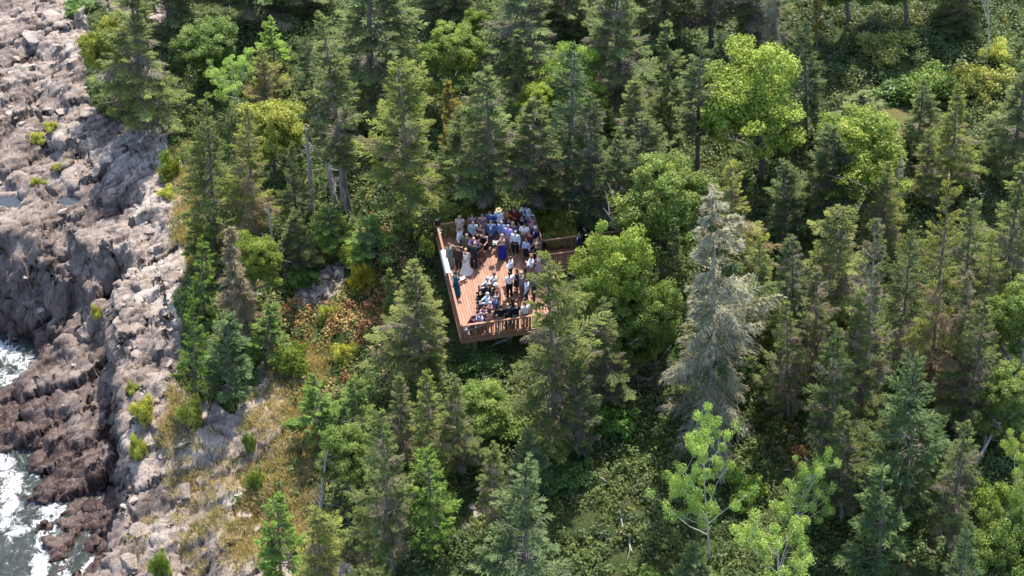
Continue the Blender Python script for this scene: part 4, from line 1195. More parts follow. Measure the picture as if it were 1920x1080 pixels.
# ---- fallen wood
def log(px1, py1, px2, py2, r1, r2, label, twigs=0, lift=.2, seed=0):
    a, b = on_ground(px1, py1), on_ground(px2, py2)
    a[2] += r1 * .6 + .05; b[2] += r2 + lift
    root = empty('fallen_log', a.tolist())
    k = 6
    rr = np.random.default_rng(seed)
    pts = np.linspace(0, 1, k)[:, None] * (b - a)[None] + rr.normal(0, .04, (k, 3))
    ac = Acc(); v, f = tube(pts, np.linspace(r1, r2, k), 8); ac.add(v, f)
    mesh_obj('trunk', ac.mesh('trunk', None, True), root, M_GREYBARK)
    if twigs:
        br = Acc()
        for i in range(twigs):
            q = rr.uniform(.3, 1); s = q * (b - a)
            e = s + (unit((b - a)) * .5 + rr.normal(0, .6, 3) + np.array([0, 0, .3])) * rr.uniform(.4, 1.2)
            v, f = tube([s, (s + e) / 2 + rr.normal(0, .05, 3), e], [.025, .016, .006], 4); br.add(v, f)
        mesh_obj('branches', br.mesh('branches', None, True), root, M_GREYBARK)['kind'] = 'stuff'
    tag(root, label, 'log')
log(1795, 925, 1865, 815, .13, .05, 'fallen pale log slanting on the slope at lower right', 14, .9, 1)
log(1105, 680, 1180, 745, .10, .06, 'dark fallen trunk slanting through the brush heap', 10, .3, 2)
log(1160, 955, 1185, 1040, .06, .03, 'thin grey fallen stem in undergrowth left of the lone aspen', 4, .2, 3)
log(1062, 868, 1130, 905, .06, .03, 'thin twisted fallen stem right of tall bare hearted fir', 6, .3, 4)
log(905, 662, 985, 632, .07, .03, 'pale bare branch leaning up under front edge of deck', 8, .7, 5)
log(478, 550, 515, 575, .06, .04, 'white fallen birch stem by the dead brown spruce', 3, .2, 6)

def heap(px, py, label):
    p = on_ground(px, py)
    root = empty('brush_heap', p.tolist())
    rr = np.random.default_rng(9)
    for part, n, rad in (('branches', 60, .02), ('sticks', 160, .010)):
        ac = Acc()
        for i in range(n):
            a = rr.normal(0, [1.1, .9, .05]) + np.array([0, 0, rr.uniform(.05, .8)]); d = unit(rr.normal(0, [1, 1, .35])); L = rr.uniform(.6, 1.9)
            v, f = tube([a - d * L / 2, a + rr.normal(0, .06, 3), a + d * L / 2], [rad, rad * .8, rad * .4], 4); ac.add(v, f)
        mesh_obj(part, ac.mesh(part, None, True), root, M_GREYBARK if part == 'sticks' else M_BARK)['kind'] = 'stuff'
    tag(root, label, 'brush heap')
heap(1170, 705, 'tangled heap of dead brown branches between dim fir and grey lichened spruce')
# ------------------------------------------------------------------ the deck
def wood_mat(name, c1, c2, c3):
    m, nt, nd, lk, out = new_mat(name)
    tc = N(nt, 'ShaderNodeTexCoord'); oi = N(nt, 'ShaderNodeObjectInfo')
    mp = N(nt, 'ShaderNodeMapping'); mp.inputs['Scale'].default_value = (14, 1.2, 14)
    lk.new(tc.outputs['Object'], mp.inputs[0])
    cm = N(nt, 'ShaderNodeVectorMath', operation='ADD'); lk.new(mp.outputs[0], cm.inputs[0])
    rv = N(nt, 'ShaderNodeCombineXYZ'); ml = N(nt, 'ShaderNodeMath', operation='MULTIPLY'); lk.new(oi.outputs['Random'], ml.inputs[0]); ml.inputs[1].default_value = 60
    lk.new(ml.outputs[0], rv.inputs[0]); lk.new(rv.outputs[0], cm.inputs[1])
    nz = N(nt, 'ShaderNodeTexNoise', Scale=1.0, Detail=6.0, Roughness=.65); lk.new(cm.outputs[0], nz.inputs['Vector'])
    r_ = ramp(nt, [(.3, c1), (.5, c2), (.72, c3)]); lk.new(nz.outputs[0], r_.inputs[0])
    vr = ramp(nt, [(0, (.78, .78, .78)), (1, (1.18, 1.16, 1.14))]); lk.new(oi.outputs['Random'], vr.inputs[0])
    col = mix(nt, r_.outputs[0], vr.outputs[0], 1.0, 'MULTIPLY')
    b = N(nt, 'ShaderNodeBsdfPrincipled', Roughness=.62); b.inputs['Specular IOR Level'].default_value = .35
    lk.new(col, b.inputs['Base Color'])
    bp = N(nt, 'ShaderNodeBump', Strength=.25, Distance=.01); lk.new(nz.outputs[0], bp.inputs['Height']); lk.new(bp.outputs[0], b.inputs['Normal'])
    lk.new(b.outputs[0], out.inputs[0])
    return m
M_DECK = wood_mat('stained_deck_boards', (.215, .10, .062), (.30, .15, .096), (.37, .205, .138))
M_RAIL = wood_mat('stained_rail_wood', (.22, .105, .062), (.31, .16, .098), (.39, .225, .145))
M_DARKWOOD = wood_mat('dark_frame_wood', (.13, .06, .04), (.18, .085, .055), (.22, .11, .075))  # darker brown than the rail wood, for the joists
M_GREYPOST = wood_mat('weathered_post_wood', (.14, .11, .09), (.22, .18, .15), (.28, .24, .20))

def box_mesh(name, dx, dy, dz, bev=.008):
    bm = bmesh.new()
    bmesh.ops.create_cube(bm, size=1.0)
    bmesh.ops.scale(bm, vec=(dx, dy, dz), verts=bm.verts)
    b = min(bev, .3 * min(dx, dy, dz))
    bmesh.ops.bevel(bm, geom=bm.edges[:], offset=b, segments=1, affect='EDGES')
    me = bpy.data.meshes.new(name); bm.to_mesh(me); bm.free()
    return me
def part_box(name, c, d, parent, mat, rot=(0, 0, 0), bev=.008):
    o = mesh_obj(name, box_mesh(name, *d, bev), parent, mat)
    o.location = c; o.rotation_euler = rot
    return o

deck = empty('wooden_deck', (FLc[0], FLc[1], DECK_Z), (0, 0, DECK_ROT))
tag(deck, 'red brown stained wooden viewing deck with railings crowded with wedding guests', 'deck')
BW = .138
nb = int(DW / (BW + .007))
half = DL / 2
bme = {}
rb = random.Random(3)
for i in range(nb):
    x = (i + .5) * DW / nb
    cut = DL * rb.choice([.38, .5, .62])
    for a, b in ((0, cut), (cut, DL)):
        L = round(b - a - .006, 3)
        key = round(L, 2)
        if key not in bme: bme[key] = box_mesh('board', DW / nb - .009, L, .036, .005)
        o = mesh_obj('board', bme[key], deck, M_DECK)
        o.location = (x, (a + b) / 2, -.018 - rb.uniform(0, .003))
for name, c, d in [('fascia', (DW / 2, -.028, -.15), (DW + .10, .045, .225)), ('fascia', (-.028, DL / 2 + .01, -.15), (.045, DL - .03, .225)), ('fascia', (DW + .028, DL / 2 + .01, -.15), (.045, DL - .03, .225)),
                   ('fascia', (DW / 2, DL + .028, -.15), (DW + .10, .045, .225))]:
    part_box(name, c, d, deck, M_RAIL)
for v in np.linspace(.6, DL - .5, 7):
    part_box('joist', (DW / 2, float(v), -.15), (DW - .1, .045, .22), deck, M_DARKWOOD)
for u, v in [(.75, .35), (DW - .7, .35), (.6, DL * .5), (DW - .6, DL * .5), (.6, DL - .5), (DW - .6, DL - .5)]:
    g = deck_pt(u, v); gz = float(surf(g[:1], g[1:2])[0])
    top = DECK_Z - .26
    L = max(.3, top - gz + .35)
    part_box('support_post', (u, v, -.26 - L / 2), (.17, .17, L), deck, M_GREYPOST)

BAL = box_mesh('baluster', .036, .036, .80, .004)
POST = box_mesh('post', .095, .095, 1.02, .008)
def railing(parent, a, b, za=0.0, zb=0.0, posts=True, ends=(True, True)):
    """cap rail with its posts, bottom rail and balusters between local points a and b"""
    a = np.array([*a, za], float); b = np.array([*b, zb], float)
    d = b - a; L = float(np.hypot(d[0], d[1])); ang = math.atan2(d[1], d[0]); sl = math.atan2(d[2], L)
    full = float(np.linalg.norm(d))
    cap = mesh_obj('railing', box_mesh('railing', full + .09, .115, .036), parent, M_RAIL)
    cap.location = ((a + b) / 2 + np.array([0, 0, .985])).tolist(); cap.rotation_euler = (0, -sl, ang)
    def sub(o, p, tilt=False):
        # children of the cap rail, placed in its frame
        M = Matrix.Translation(cap.location) @ Euler(cap.rotation_euler).to_matrix().to_4x4()
        W_ = Matrix.Translation(Vector(p)) @ Euler((0, -sl if tilt else 0, ang)).to_matrix().to_4x4()
        o.matrix_local = M.inverted() @ W_
    for z, h in ((.09, .085), (.925, .075)):
        o = mesh_obj('rail', box_mesh('rail', full - .08, .04, h), cap, M_RAIL); sub(o, (a + b) / 2 + np.array([0, 0, z]), True)
    npst = max(1, round(L / 1.75))
    for k in range(npst + 1):
        if (k == 0 and not ends[0]) or (k == npst and not ends[1]): continue
        p = a + d * k / npst
        o = mesh_obj('post', POST, cap, M_RAIL); sub(o, p + np.array([0, 0, .455]))
    nbal = int(L / .118)
    for k in range(nbal):
        t = (k + .5) / nbal
        if abs(t * npst - round(t * npst)) * L / npst < .06: continue
        o = mesh_obj('baluster', BAL, cap, M_RAIL); sub(o, a + d * t + np.array([0, 0, .51]))
    return cap
IN = .05
railing(deck, (IN, IN), (IN, DL - IN))
railing(deck, (IN, DL - IN), (DW - IN, DL - IN), ends=(False, True))
railing(deck, (IN, IN), (DW - IN, IN), ends=(False, True))
# opening for the walkway on the far part of the right side
w0 = deck_xy(at(1026, 478, CAPZ))[1]; w1 = deck_xy(at(1018, 450, CAPZ))[1]
railing(deck, (DW - IN, IN), (DW - IN, w0), ends=(False, True))
railing(deck, (DW - IN, w1), (DW - IN, DL - IN), ends=(True, False))

walk = empty('wooden_walkway', deck_pt(DW, (w0 + w1) / 2, DECK_Z).tolist(), (0, 0, DECK_ROT - .035))
tag(walk, 'railed wooden walkway joining the deck on its right and vanishing behind maples', 'walkway')
WWD = w1 - w0
WL = 5.4
rise = .12
sl = math.atan2(rise, WL)
bmw = box_mesh('board', .134, WWD, .036, .005)
nw = int(WL / .141)
for i in range(nw):
    o = mesh_obj('board', bmw, walk, M_DECK); t = (i + .5) / nw
    o.location = (.04 + t * WL, 0, -.018 + rise * t); o.rotation_euler = (0, -sl, 0)
for s in (-1, 1):
    o = part_box('fascia', (.04 + WL / 2, s * (WWD / 2 + .03), -.165 + rise / 2), (WL, .045, .26), walk, M_RAIL, (0, -sl, 0))
    railing(walk, (.06, s * (WWD / 2 - .03)), (WL, s * (WWD / 2 - .03)), 0.0, rise, ends=(False, True))
for t in (.3, .7, .97):
    for s in (-1, 1):
        part_box('support_post', (t * WL, s * (WWD / 2 - .12), -.9), (.12, .12, 1.3), walk, M_GREYPOST)

# interpretive sign by the path behind the maple
p = on_ground(1162, 432)
sign = empty('trail_sign', p.tolist(), (0, 0, .2))
tag(sign, 'grey brown trail sign board on posts beside the walkway end', 'sign')
M_SIGN = plain('sign_board', (.17, .145, .15), .5, .12)
part_box('board', (0, 0, 1.25), (.62, .04, .62), sign, M_SIGN, (-.35, 0, 0))
part_box('post', (-.22, .05, .5), (.08, .08, 1.1), sign, M_GREYPOST)
part_box('post', (.22, .05, .5), (.08, .08, 1.1), sign, M_GREYPOST)

# white cloth thrown over the left railing
def drape():
    r = np.random.default_rng(8)
    n, m = 46, 22
    v0, v1 = DL * .50, DL * .73
    prof = []   # across the rail: hangs outside a little, over the cap, down inside to the floor and out over the boards
    path = [(-.13, .72), (-.115, .9), (-.085, 1.0), (-.06, 1.022), (.05, 1.022), (.12, 1.018), (.14, 1.0), (.155, .9), (.17, .7), (.18, .5), (.19, .3), (.20, .12), (.215, .05), (.25, .025), (.30, .018)]
    path = np.array(path); s = np.linspace(0, len(path) - 1, m)
    cx = np.interp(s, np.arange(len(path)), path[:, 0]); cz = np.interp(s, np.arange(len(path)), path[:, 1])
    V_ = np.zeros((n, m, 3))
    for i in range(n):
        t = i / (n - 1)
        f = np.clip(1.02 - cz, 0, 1) * .055 * (math.sin(i * 1.7) + .6 * math.sin(i * .83 + 1))
        end = 1 - .35 * (abs(2 * t - 1) ** 4)
        lim = m - 1 if .15 < t < .8 else m - 1 - int(6 * min(1, abs(t - .5)))
        xx = np.minimum(cx, cx[lim]) + np.where(cx > .1, np.abs(f) * .9 + .0, np.where(cx < -.09, -np.abs(f) * .4, 0)); zz_ = np.maximum(cz, np.where(np.arange(m) > m // 2, cz[lim], 0))
        V_[i, :, 0] = xx; V_[i, :, 1] = v0 + (v1 - v0) * t + .02 * np.sin(s + i); V_[i, :, 2] = zz_ + r.normal(0, .003, m)
    ii = np.arange(n * m).reshape(n, m)
    q = np.stack([ii[:-1, :-1], ii[1:, :-1], ii[1:, 1:], ii[:-1, 1:]], -1).reshape(-1, 4)
    me = mesh_np('white_cloth', V_.reshape(-1, 3), q, None, None, True)
    o = mesh_obj('white_cloth', me, None, plain('white_linen', (.62, .62, .62), .9, .05))
    o.location = (FLc[0], FLc[1], DECK_Z); o.rotation_euler = (0, 0, DECK_ROT)
    md = o.modifiers.new('thick', 'SOLIDIFY'); md.thickness = .006
    tag(o, 'white cloth draped over the left deck railing and down to the boards', 'cloth')
drape()

M_BLACK = plain('black_fabric', (.012, .012, .014), .75, .2)
M_WHITEP = plain('white_petal', (.78, .77, .74), .8, .08)
M_STEM = plain('stem_green', (.05, .12, .03), .7, .2)
def blob_mesh(name, seed, n=5, rad=.13, spread=.12):
    r = np.random.default_rng(seed); bm = bmesh.new()
    for k in range(n):
        m = Matrix.Translation(Vector(r.normal(0, spread, 3) * np.array([1, 1, .6]))) @ Matrix.Diagonal((*r.uniform(.8, 1.15, 3), 1))
        bmesh.ops.create_icosphere(bm, subdivisions=2, radius=rad * r.uniform(.7, 1.1), matrix=m)
    for v in bm.verts: v.co += Vector(r.normal(0, rad * .05, 3))
    me = bpy.data.meshes.new(name); bm.to_mesh(me); bm.free()
    return me
c = deck_pt(IN, DL - IN, DECK_Z + 1.14)
spk = empty('speaker_box', c.tolist(), (0, 0, DECK_ROT + .4))
part_box('cabinet', (0, 0, .04), (.27, .24, .36), spk, M_BLACK, bev=.03)
o = mesh_obj('cone', bpy.data.meshes.new('cone'), spk, plain('speaker_cone', (.03, .03, .033), .4))
bm = bmesh.new(); bmesh.ops.create_cone(bm, cap_ends=True, segments=20, radius1=.09, radius2=.05, depth=.02); bm.to_mesh(o.data); bm.free()
o.data.materials.append(None); o.material_slots[0].link = 'OBJECT'; o.material_slots[0].material = plain('speaker_grille', (.03, .03, .033), .4)
o.location = (0, -.125, .03); o.rotation_euler = (math.pi / 2, 0, 0)
part_box('foot', (0, 0, -.145), (.2, .18, .015), spk, M_BLACK, bev=.003)
tag(spk, 'black box on the far left corner post of the railing', 'speaker')

def flowers(name, loc, n, rad, label, seed, greens=10):
    root = empty(name, loc)
    r = np.random.default_rng(seed)
    me = blob_mesh('blossom', seed, 3, .035, .012)
    for k in range(n):
        o = mesh_obj('blossom', me, root, M_WHITEP); o.location = (r.normal(0, rad * .5), r.normal(0, rad * .5), r.uniform(.02, rad * .7)); o.rotation_euler = tuple(r.uniform(0, 6, 3)); o.scale = (r.uniform(.8, 1.4),) * 3
    q = unit(r.normal(size=(greens * 8, 3))) * rad * r.uniform(.3, 1.1, (greens * 8, 1)); q[:, 2] *= .7
    D = unit(q + r.normal(0, .03, q.shape)); S = unit(np.cross(D, r.normal(size=q.shape)))
    v, f = blades(q, D, S, r.uniform(.08, .16, len(q)), .04)
    mesh_obj('leaves', mesh_np('leaves', v, f, np.tile(np.array([.07, .15, .04]), (len(v), 1)), None), root, M_LEAF)
    tag(root, label, 'flowers')
flowers('flower_spray', deck_pt(.14, DL - .25, DECK_Z + .62).tolist(), 9, .15, 'small white flower spray tied inside the far left railing corner', 4)
BOUQUET_AT = None
# ------------------------------------------------------------------ people
def ring_loft(rings, n=14):
    """closed loft through (centre, rx, ry, optional axis frame)"""
    V_ = []; F_ = []
    an = np.arange(n) * 2 * math.pi / n
    for c, a, b in rings:
        V_.append(np.asarray(c)[None] + np.cos(an)[:, None] * np.asarray(a)[None] + np.sin(an)[:, None] * np.asarray(b)[None])
    V_ = np.concatenate(V_); m = len(rings)
    for i in range(m - 1):
        for j in range(n):
            k = (j + 1) % n
            F_.append((i * n + j, i * n + k, (i + 1) * n + k, (i + 1) * n + j))
    faces = [list(f) for f in F_]
    faces.append(list(range(n))[::-1]); faces.append([(m - 1) * n + j for j in range(n)])
    return V_, faces
def oval(z, rx, ry, cx=0, cy=0):
    return ((cx, cy, z), (rx, 0, 0), (0, ry, 0))
def capsule(p0, r0, p1, r1, n=10):
    p0 = np.asarray(p0, float); p1 = np.asarray(p1, float); t = unit(p1 - p0)
    ref = np.array([1., 0, 0]) if abs(t[0]) < .8 else np.array([0, 1., 0])
    a = unit(np.cross(t, ref)); b = np.cross(t, a)
    R_ = [(p0 - t * r0 * .95, .3 * r0), (p0 - t * r0 * .6, .8 * r0), (p0, r0), (p1, r1), (p1 + t * r1 * .6, .8 * r1), (p1 + t * r1 * .95, .3 * r1)]
    return ring_loft([(c, a * q, b * q) for c, q in R_], n)
def fuse(name, pieces, voxel=.024, smooth=3, extra=()):
    """several closed pieces become one continuous skin"""
    vs, fs, n = [], [], 0
    for v, f in pieces:
        vs.append(v); fs += [[i + n for i in q] for q in f]; n += len(v)
    me = bpy.data.meshes.new(name); me.from_pydata(np.concatenate(vs).tolist(), [], fs)
    bm = bmesh.new(); bm.from_mesh(me); bmesh.ops.recalc_face_normals(bm, faces=bm.faces); bm.to_mesh(me); bm.free()
    o = bpy.data.objects.new(name, me); COL.objects.link(o)
    md = o.modifiers.new('r', 'REMESH'); md.mode = 'VOXEL'; md.voxel_size = voxel
    if smooth:
        ms = o.modifiers.new('s', 'SMOOTH'); ms.iterations = smooth; ms.factor = .5
    dg = bpy.context.evaluated_depsgraph_get()
    out = bpy.data.meshes.new_from_object(o.evaluated_get(dg))
    bpy.data.objects.remove(o); bpy.data.meshes.remove(me)
    out.name = name
    if extra:
        bm = bmesh.new(); bm.from_mesh(out)
        for v, f in extra:
            vv = [bm.verts.new(p) for p in v]
            for q in f:
                bm.faces.new([vv[i] for i in q])
        bm.to_mesh(out); bm.free()
    out.polygons.foreach_set('use_smooth', np.ones(len(out.polygons), bool))
    return out

def skeleton(pose):
    """joint places of a 1.72 m adult facing -Y"""
    s = dict(pelvis=np.array([0, 0, .95]), chest=np.array([0, 0, 1.28]), neck=np.array([0, .01, 1.46]), head=np.array([0, -.015, 1.605]))
    for g, n in ((-1, 'r'), (1, 'l')):
        s['sh' + n] = np.array([g * .185, .01, 1.40]); s['hip' + n] = np.array([g * .09, 0, .92])
        s['kn' + n] = np.array([g * .10, -.01, .50]); s['an' + n] = np.array([g * .105, .03, .085]); s['toe' + n] = np.array([g * .125, -.13, .045])
        s['el' + n] = np.array([g * .245, .03, 1.14]); s['wr' + n] = np.array([g * .25, -.06, .90])
    A = {'clasp': ((.255, 0, 1.14), (.045, -.21, .98)), 'folded': ((.245, -.06, 1.16), (-.08, -.21, 1.17)), 'hold': ((.235, -.03, 1.15), (.075, -.29, 1.08)),
         'photo': ((.265, -.14, 1.30), (.11, -.25, 1.56)), 'hug': ((.24, -.26, 1.32), (.10, -.46, 1.30)), 'rail': ((.25, -.13, 1.17), (.24, -.33, 1.03)), 'hips': ((.33, .06, 1.17), (.19, -.06, 1.0))}
    base = pose.split('_')[0]
    if base in A:
        e, w = A[base]
        for g, n in ((-1, 'r'), (1, 'l')):
            s['el' + n] = np.array([g * e[0], e[1], e[2]]); s['wr' + n] = np.array([g * w[0], w[1], w[2]])
    if base == 'onehand':
        s['ell'] = np.array([.25, -.12, 1.18]); s['wrl'] = np.array([.20, -.33, 1.16])
    if base == 'reach':
        s['ell'] = np.array([.36, -.20, 1.25]); s['wrl'] = np.array([.48, -.40, 1.22])
    if base == 'stride':
        s['knl'] = s['knl'] + [0, -.12, 0]; s['anl'] = s['anl'] + [0, -.16, 0]; s['toel'] = s['toel'] + [0, -.16, 0]; s['anr'] = s['anr'] + [0, .12, .02]; s['toer'] = s['toer'] + [0, .12, 0]
    if base == 'hug':
        for k in s:
            if s[k][2] > .95: s[k] = s[k] + np.array([0, -.30 * (s[k][2] - .95), -.05 * (s[k][2] - .95)])
    if base == 'sit':
        dz = .95 - .50
        for k in ('pelvis', 'chest', 'neck', 'head', 'shr', 'shl', 'elr', 'ell'): s[k] = s[k] - [0, 0, dz]
        for g, n in ((-1, 'r'), (1, 'l')):
            s['hip' + n] = np.array([g * .09, 0, .48]); s['kn' + n] = np.array([g * .12, -.44, .50]); s['an' + n] = np.array([g * .12, -.42, .085]); s['toe' + n] = np.array([g * .135, -.58, .045])
            s['el' + n] = np.array([g * .25, -.05, .72]); s['wr' + n] = np.array([g * .10, -.30, .60])
    return s

def torso_rings(s, g=0.0, lo=0.0):
    """pelvis to neck root, leaning along the spine; g = garment ease"""
    pe, ch, ne = s['pelvis'], s['chest'], s['neck']
    def mixp(t): return pe + (ne - pe) * t
    R_ = []
    for t, rx, ry in ((-.14 - lo, .150, .105), (-.02, .168, .118), (.18, .145, .105), (.40, .150, .108), (.62, .178, .118), (.78, .185, .105), (.88, .145, .085), (.96, .075, .07)):
        c = mixp(t); R_.append((c, (rx + g, 0, 0), (0, ry + g, 0)))
    return R_

def limb(s, a, b, ra, rb, g=0.0): return capsule(s[a], ra + g, s[b], rb + g)

def hand(s, n):
    """a palm and five bent fingers"""
    w, e = s['wr' + n], s['el' + n]
    d = unit(w - e); g = 1 if n == 'l' else -1
    side = unit(np.cross(d, np.array([0, 0, 1.0]) if abs(d[2]) < .9 else np.array([0, 1., 0])))
    curl = unit(np.cross(side, d))
    ps = []
    for k, (o, L) in enumerate(((-.028, .062), (-.010, .075), (.010, .078), (.028, .068))):
        b = w + d * .075 + side * o; m_ = b + d * L * .5 + curl * .006; t = m_ + d * L * .4 + curl * .028
        ps.append(capsule(b, .009, m_, .0085, 6)); ps.append(capsule(m_, .0085, t, .007, 6))
    b = w + d * .03 + side * -.03 * g; m_ = b + d * .035 + side * -.03 * g; t = m_ + d * .03 + curl * .012
    ps.append(capsule(b, .011, m_, .010, 6)); ps.append(capsule(m_, .010, t, .008, 6))
    return ps

_cache = {}
def body(pose):
    k = ('body', pose)
    if k in _cache: return _cache[k]
    s = skeleton(pose)
    hd = s['head']
    ps = [ring_loft(torso_rings(s))]
    for n in 'rl':
        ps += [limb(s, 'sh' + n, 'el' + n, .052, .040), limb(s, 'el' + n, 'wr' + n, .040, .027), limb(s, 'hip' + n, 'kn' + n, .088, .058), limb(s, 'kn' + n, 'an' + n, .056, .038), limb(s, 'an' + n, 'toe' + n, .042, .036)]
        d = unit(s['wr' + n] - s['el' + n]); ps.append(capsule(s['wr' + n] + d * .01, .030, s['wr' + n] + d * .065, .034))
    ps.append(capsule(s['neck'] - [0, 0, .05], .056, hd - [0, -.01, .06], .05))
    # skull, jaw, nose, ears, brow
    sk = [(hd + np.array([0, .005, z]), (rx, 0, 0), (0, ry, 0)) for z, rx, ry in ((-.115, .03, .04), (-.09, .052, .07), (-.04, .068, .088), (.02, .076, .098), (.07, .068, .09), (.105, .04, .055), (.117, .015, .02))]
    ps.append(ring_loft(sk))
    ps.append(capsule(hd + [0, -.092, .005], .012, hd + [0, -.108, -.022], .016, 6))
    for g in (-1, 1): ps.append(capsule(hd + [g * .075, .01, .015], .014, hd + [g * .075, .01, -.02], .011, 6))
    ex = []
    for n in 'rl': ex += hand(s, n)
    me = fuse('body', ps, .02, 2, ex)
    me.materials.append(None); me.materials.append(bpy.data.materials.get('eye_dark') or plain('eye_dark', (.03, .02, .02), .4)); me.materials.append(bpy.data.materials.get('lip') or plain('lip', (.36, .14, .12), .5))
    bm = bmesh.new(); bm.from_mesh(me)
    for g in (-1, 1):
        r_ = bmesh.ops.create_icosphere(bm, subdivisions=1, radius=.011, matrix=Matrix.Translation(Vector(hd + [g * .032, -.088, .008])))
        for f in {f for v in r_['verts'] for f in v.link_faces}: f.material_index = 1
    r_ = bmesh.ops.create_icosphere(bm, subdivisions=1, radius=.02, matrix=Matrix.Translation(Vector(hd + [0, -.084, -.055])) @ Matrix.Diagonal((1.1, .5, .35, 1)))
    for f in {f for v in r_['verts'] for f in v.link_faces}: f.material_index = 2
    bm.to_mesh(me); bm.free()
    _cache[k] = me
    return me

def garment(kind, pose):
    k = (kind, pose)
    if k in _cache: return _cache[k]
    s = skeleton(pose); g = .022
    sit = pose.startswith('sit')
    ps = []
    if kind in ('shirt', 'shirt_short', 'jacket', 'top', 'long_shirt'):
        gg = g + (.012 if kind == 'jacket' else 0)
        lo = .12 if kind in ('jacket', 'long_shirt') and not sit else .02
        ps.append(ring_loft(torso_rings(s, gg, lo)[: (8 if kind != 'top' else 6)]))
        if kind != 'top':
            for n in 'rl':
                if kind == 'shirt_short':
                    m_ = s['sh' + n] * .25 + s['el' + n] * .75; ps.append(capsule(s['sh' + n], .056 + gg, m_, .05 + gg))
                else:
                    w = s['el' + n] * .08 + s['wr' + n] * .92
                    ps += [limb(s, 'sh' + n, 'el' + n, .054, .043, gg), capsule(s['el' + n], .043 + gg, w, .032 + gg)]
    elif kind in ('trousers', 'shorts'):
        ps.append(ring_loft([(s['pelvis'] + np.array([0, 0, z]), (rx + g, 0, 0), (0, ry + g, 0)) for z, rx, ry in ((-.12, .14, .10), (-.06, .165, .118), (.02, .165, .116), (.09, .152, .108))]))
        for n in 'rl':
            ps.append(limb(s, 'hip' + n, 'kn' + n, .092, .064, g * .8))
            if kind == 'trousers': ps.append(capsule(s['kn' + n], .064 + g * .8, s['an' + n] * 1.0 + np.array([0, 0, .01]), .052 + g * .6))
    elif kind in ('dress', 'gown', 'maxi', 'skirt', 'long_skirt', 'sundress'):
        if kind not in ('skirt', 'long_skirt'):
            top = 7 if kind in ('dress', 'maxi') else 6
            ps.append(ring_loft(torso_rings(s, g * .8)[:top]))
            if kind in ('dress', 'maxi'):
                for n in 'rl':
                    m_ = s['sh' + n] * .5 + s['el' + n] * .5; ps.append(capsule(s['sh' + n], .055 + g * .7, m_, .05 + g * .7))
        if sit:
            for n in 'rl': ps += [limb(s, 'hip' + n, 'kn' + n, .10, .085, g), capsule(s['kn' + n], .085 + g, (s['kn' + n] + s['an' + n]) / 2, .08 + g)]
            ps.append(capsule((s['hipr'] + s['knr']) / 2, .09, (s['hipl'] + s['knl']) / 2, .09))
            ps.append(capsule((s['hipr'] + s['hipl']) / 2, .14, (s['knr'] + s['knl']) / 2, .12))
        else:
            zt = s['pelvis'][2] + .16
            if kind in ('dress', 'sundress', 'skirt'): prof = ((zt, .150, .11), (.95, .19, .14), (.80, .215, .165), (.62, .24, .19), (.50, .255, .205))
            elif kind == 'gown': prof = ((zt, .142, .105), (.95, .195, .145), (.80, .20, .155), (.55, .20, .17), (.30, .25, .23), (.12, .33, .33), (.02, .40, .42))
            else: prof = ((zt, .150, .11), (.95, .19, .14), (.75, .21, .165), (.5, .235, .19), (.25, .26, .215), (.07, .285, .24))
            ps.append(ring_loft([oval(z, rx, ry) for z, rx, ry in prof[::-1]], 18))
    elif kind == 'shoes':
        for n in 'rl':
            ps += [capsule(s['an' + n] + [0, .02, -.035], .050, s['toe' + n], .044), capsule(s['an' + n], .045, s['an' + n] + [0, .02, -.03], .05)]
    me = fuse(kind, ps, .022 if kind != 'shoes' else .016, 3)
    me.materials.append(None)
    _cache[k] = me
    return me

def hair(kind, pose):
    k = ('hair' + kind, pose)
    if k in _cache: return _cache[k]
    hd = skeleton(pose)['head']
    ps = [ring_loft([(hd + np.array([0, cy, z]), (rx, 0, 0), (0, ry, 0)) for z, rx, ry, cy in ((-.03, .066, .060, .042), (.0, .080, .078, .032), (.045, .086, .095, .018), (.085, .078, .090, .014), (.118, .05, .06, .012), (.132, .02, .025, .012))])]
    if kind in ('long', 'bob'):
        end = -.30 if kind == 'long' else -.13
        ps.append(ring_loft([(hd + np.array([0, cy, z]), (rx, 0, 0), (0, ry, 0)) for z, rx, ry, cy in ((end, .05, .025, .085), (end * .6, .095, .04, .075), (-.05, .098, .05, .055), (.04, .088, .06, .04), (.09, .06, .05, .03))]))
        for g in (-1, 1): ps.append(capsule(hd + [g * .078, .01, .05], .025, hd + [g * .088, .01, end * .55], .022, 8))
    if kind == 'bun': ps.append(capsule(hd + [0, .10, .03], .045, hd + [0, .12, .05], .04))
    me = fuse('hair', ps, .015, 2)
    me.materials.append(None)
    _cache[k] = me
    return me
def hat_mesh(pose, brim):
    bw = .185 if brim == 'wide' else .125
    k = ('hat%s' % brim, pose)
    if k in _cache: return _cache[k]
    hd = skeleton(pose)['head']
    ps = [ring_loft([(hd + np.array([0, .01, z]), (rx, 0, 0), (0, ry, 0)) for z, rx, ry in ((.05, .093, .108), (.10, .088, .10), (.15, .075, .088), (.165, .05, .06))])]
    if brim: ps.append(ring_loft([(hd + np.array([0, .0, z]), (rx, 0, 0), (0, ry, 0)) for z, rx, ry in ((.045, bw - .005, bw + .01), (.06, bw, bw + .015), (.072, .10, .12))], 18))
    else: ps.append(ring_loft([(hd + np.array([0, -.10, z]), (rx, 0, 0), (0, ry, 0)) for z, rx, ry in ((.045, .06, .075), (.058, .065, .08), (.068, .05, .05))]))
    me = fuse('hat', ps, .014, 1); me.materials.append(None)
    _cache[k] = me
    return me
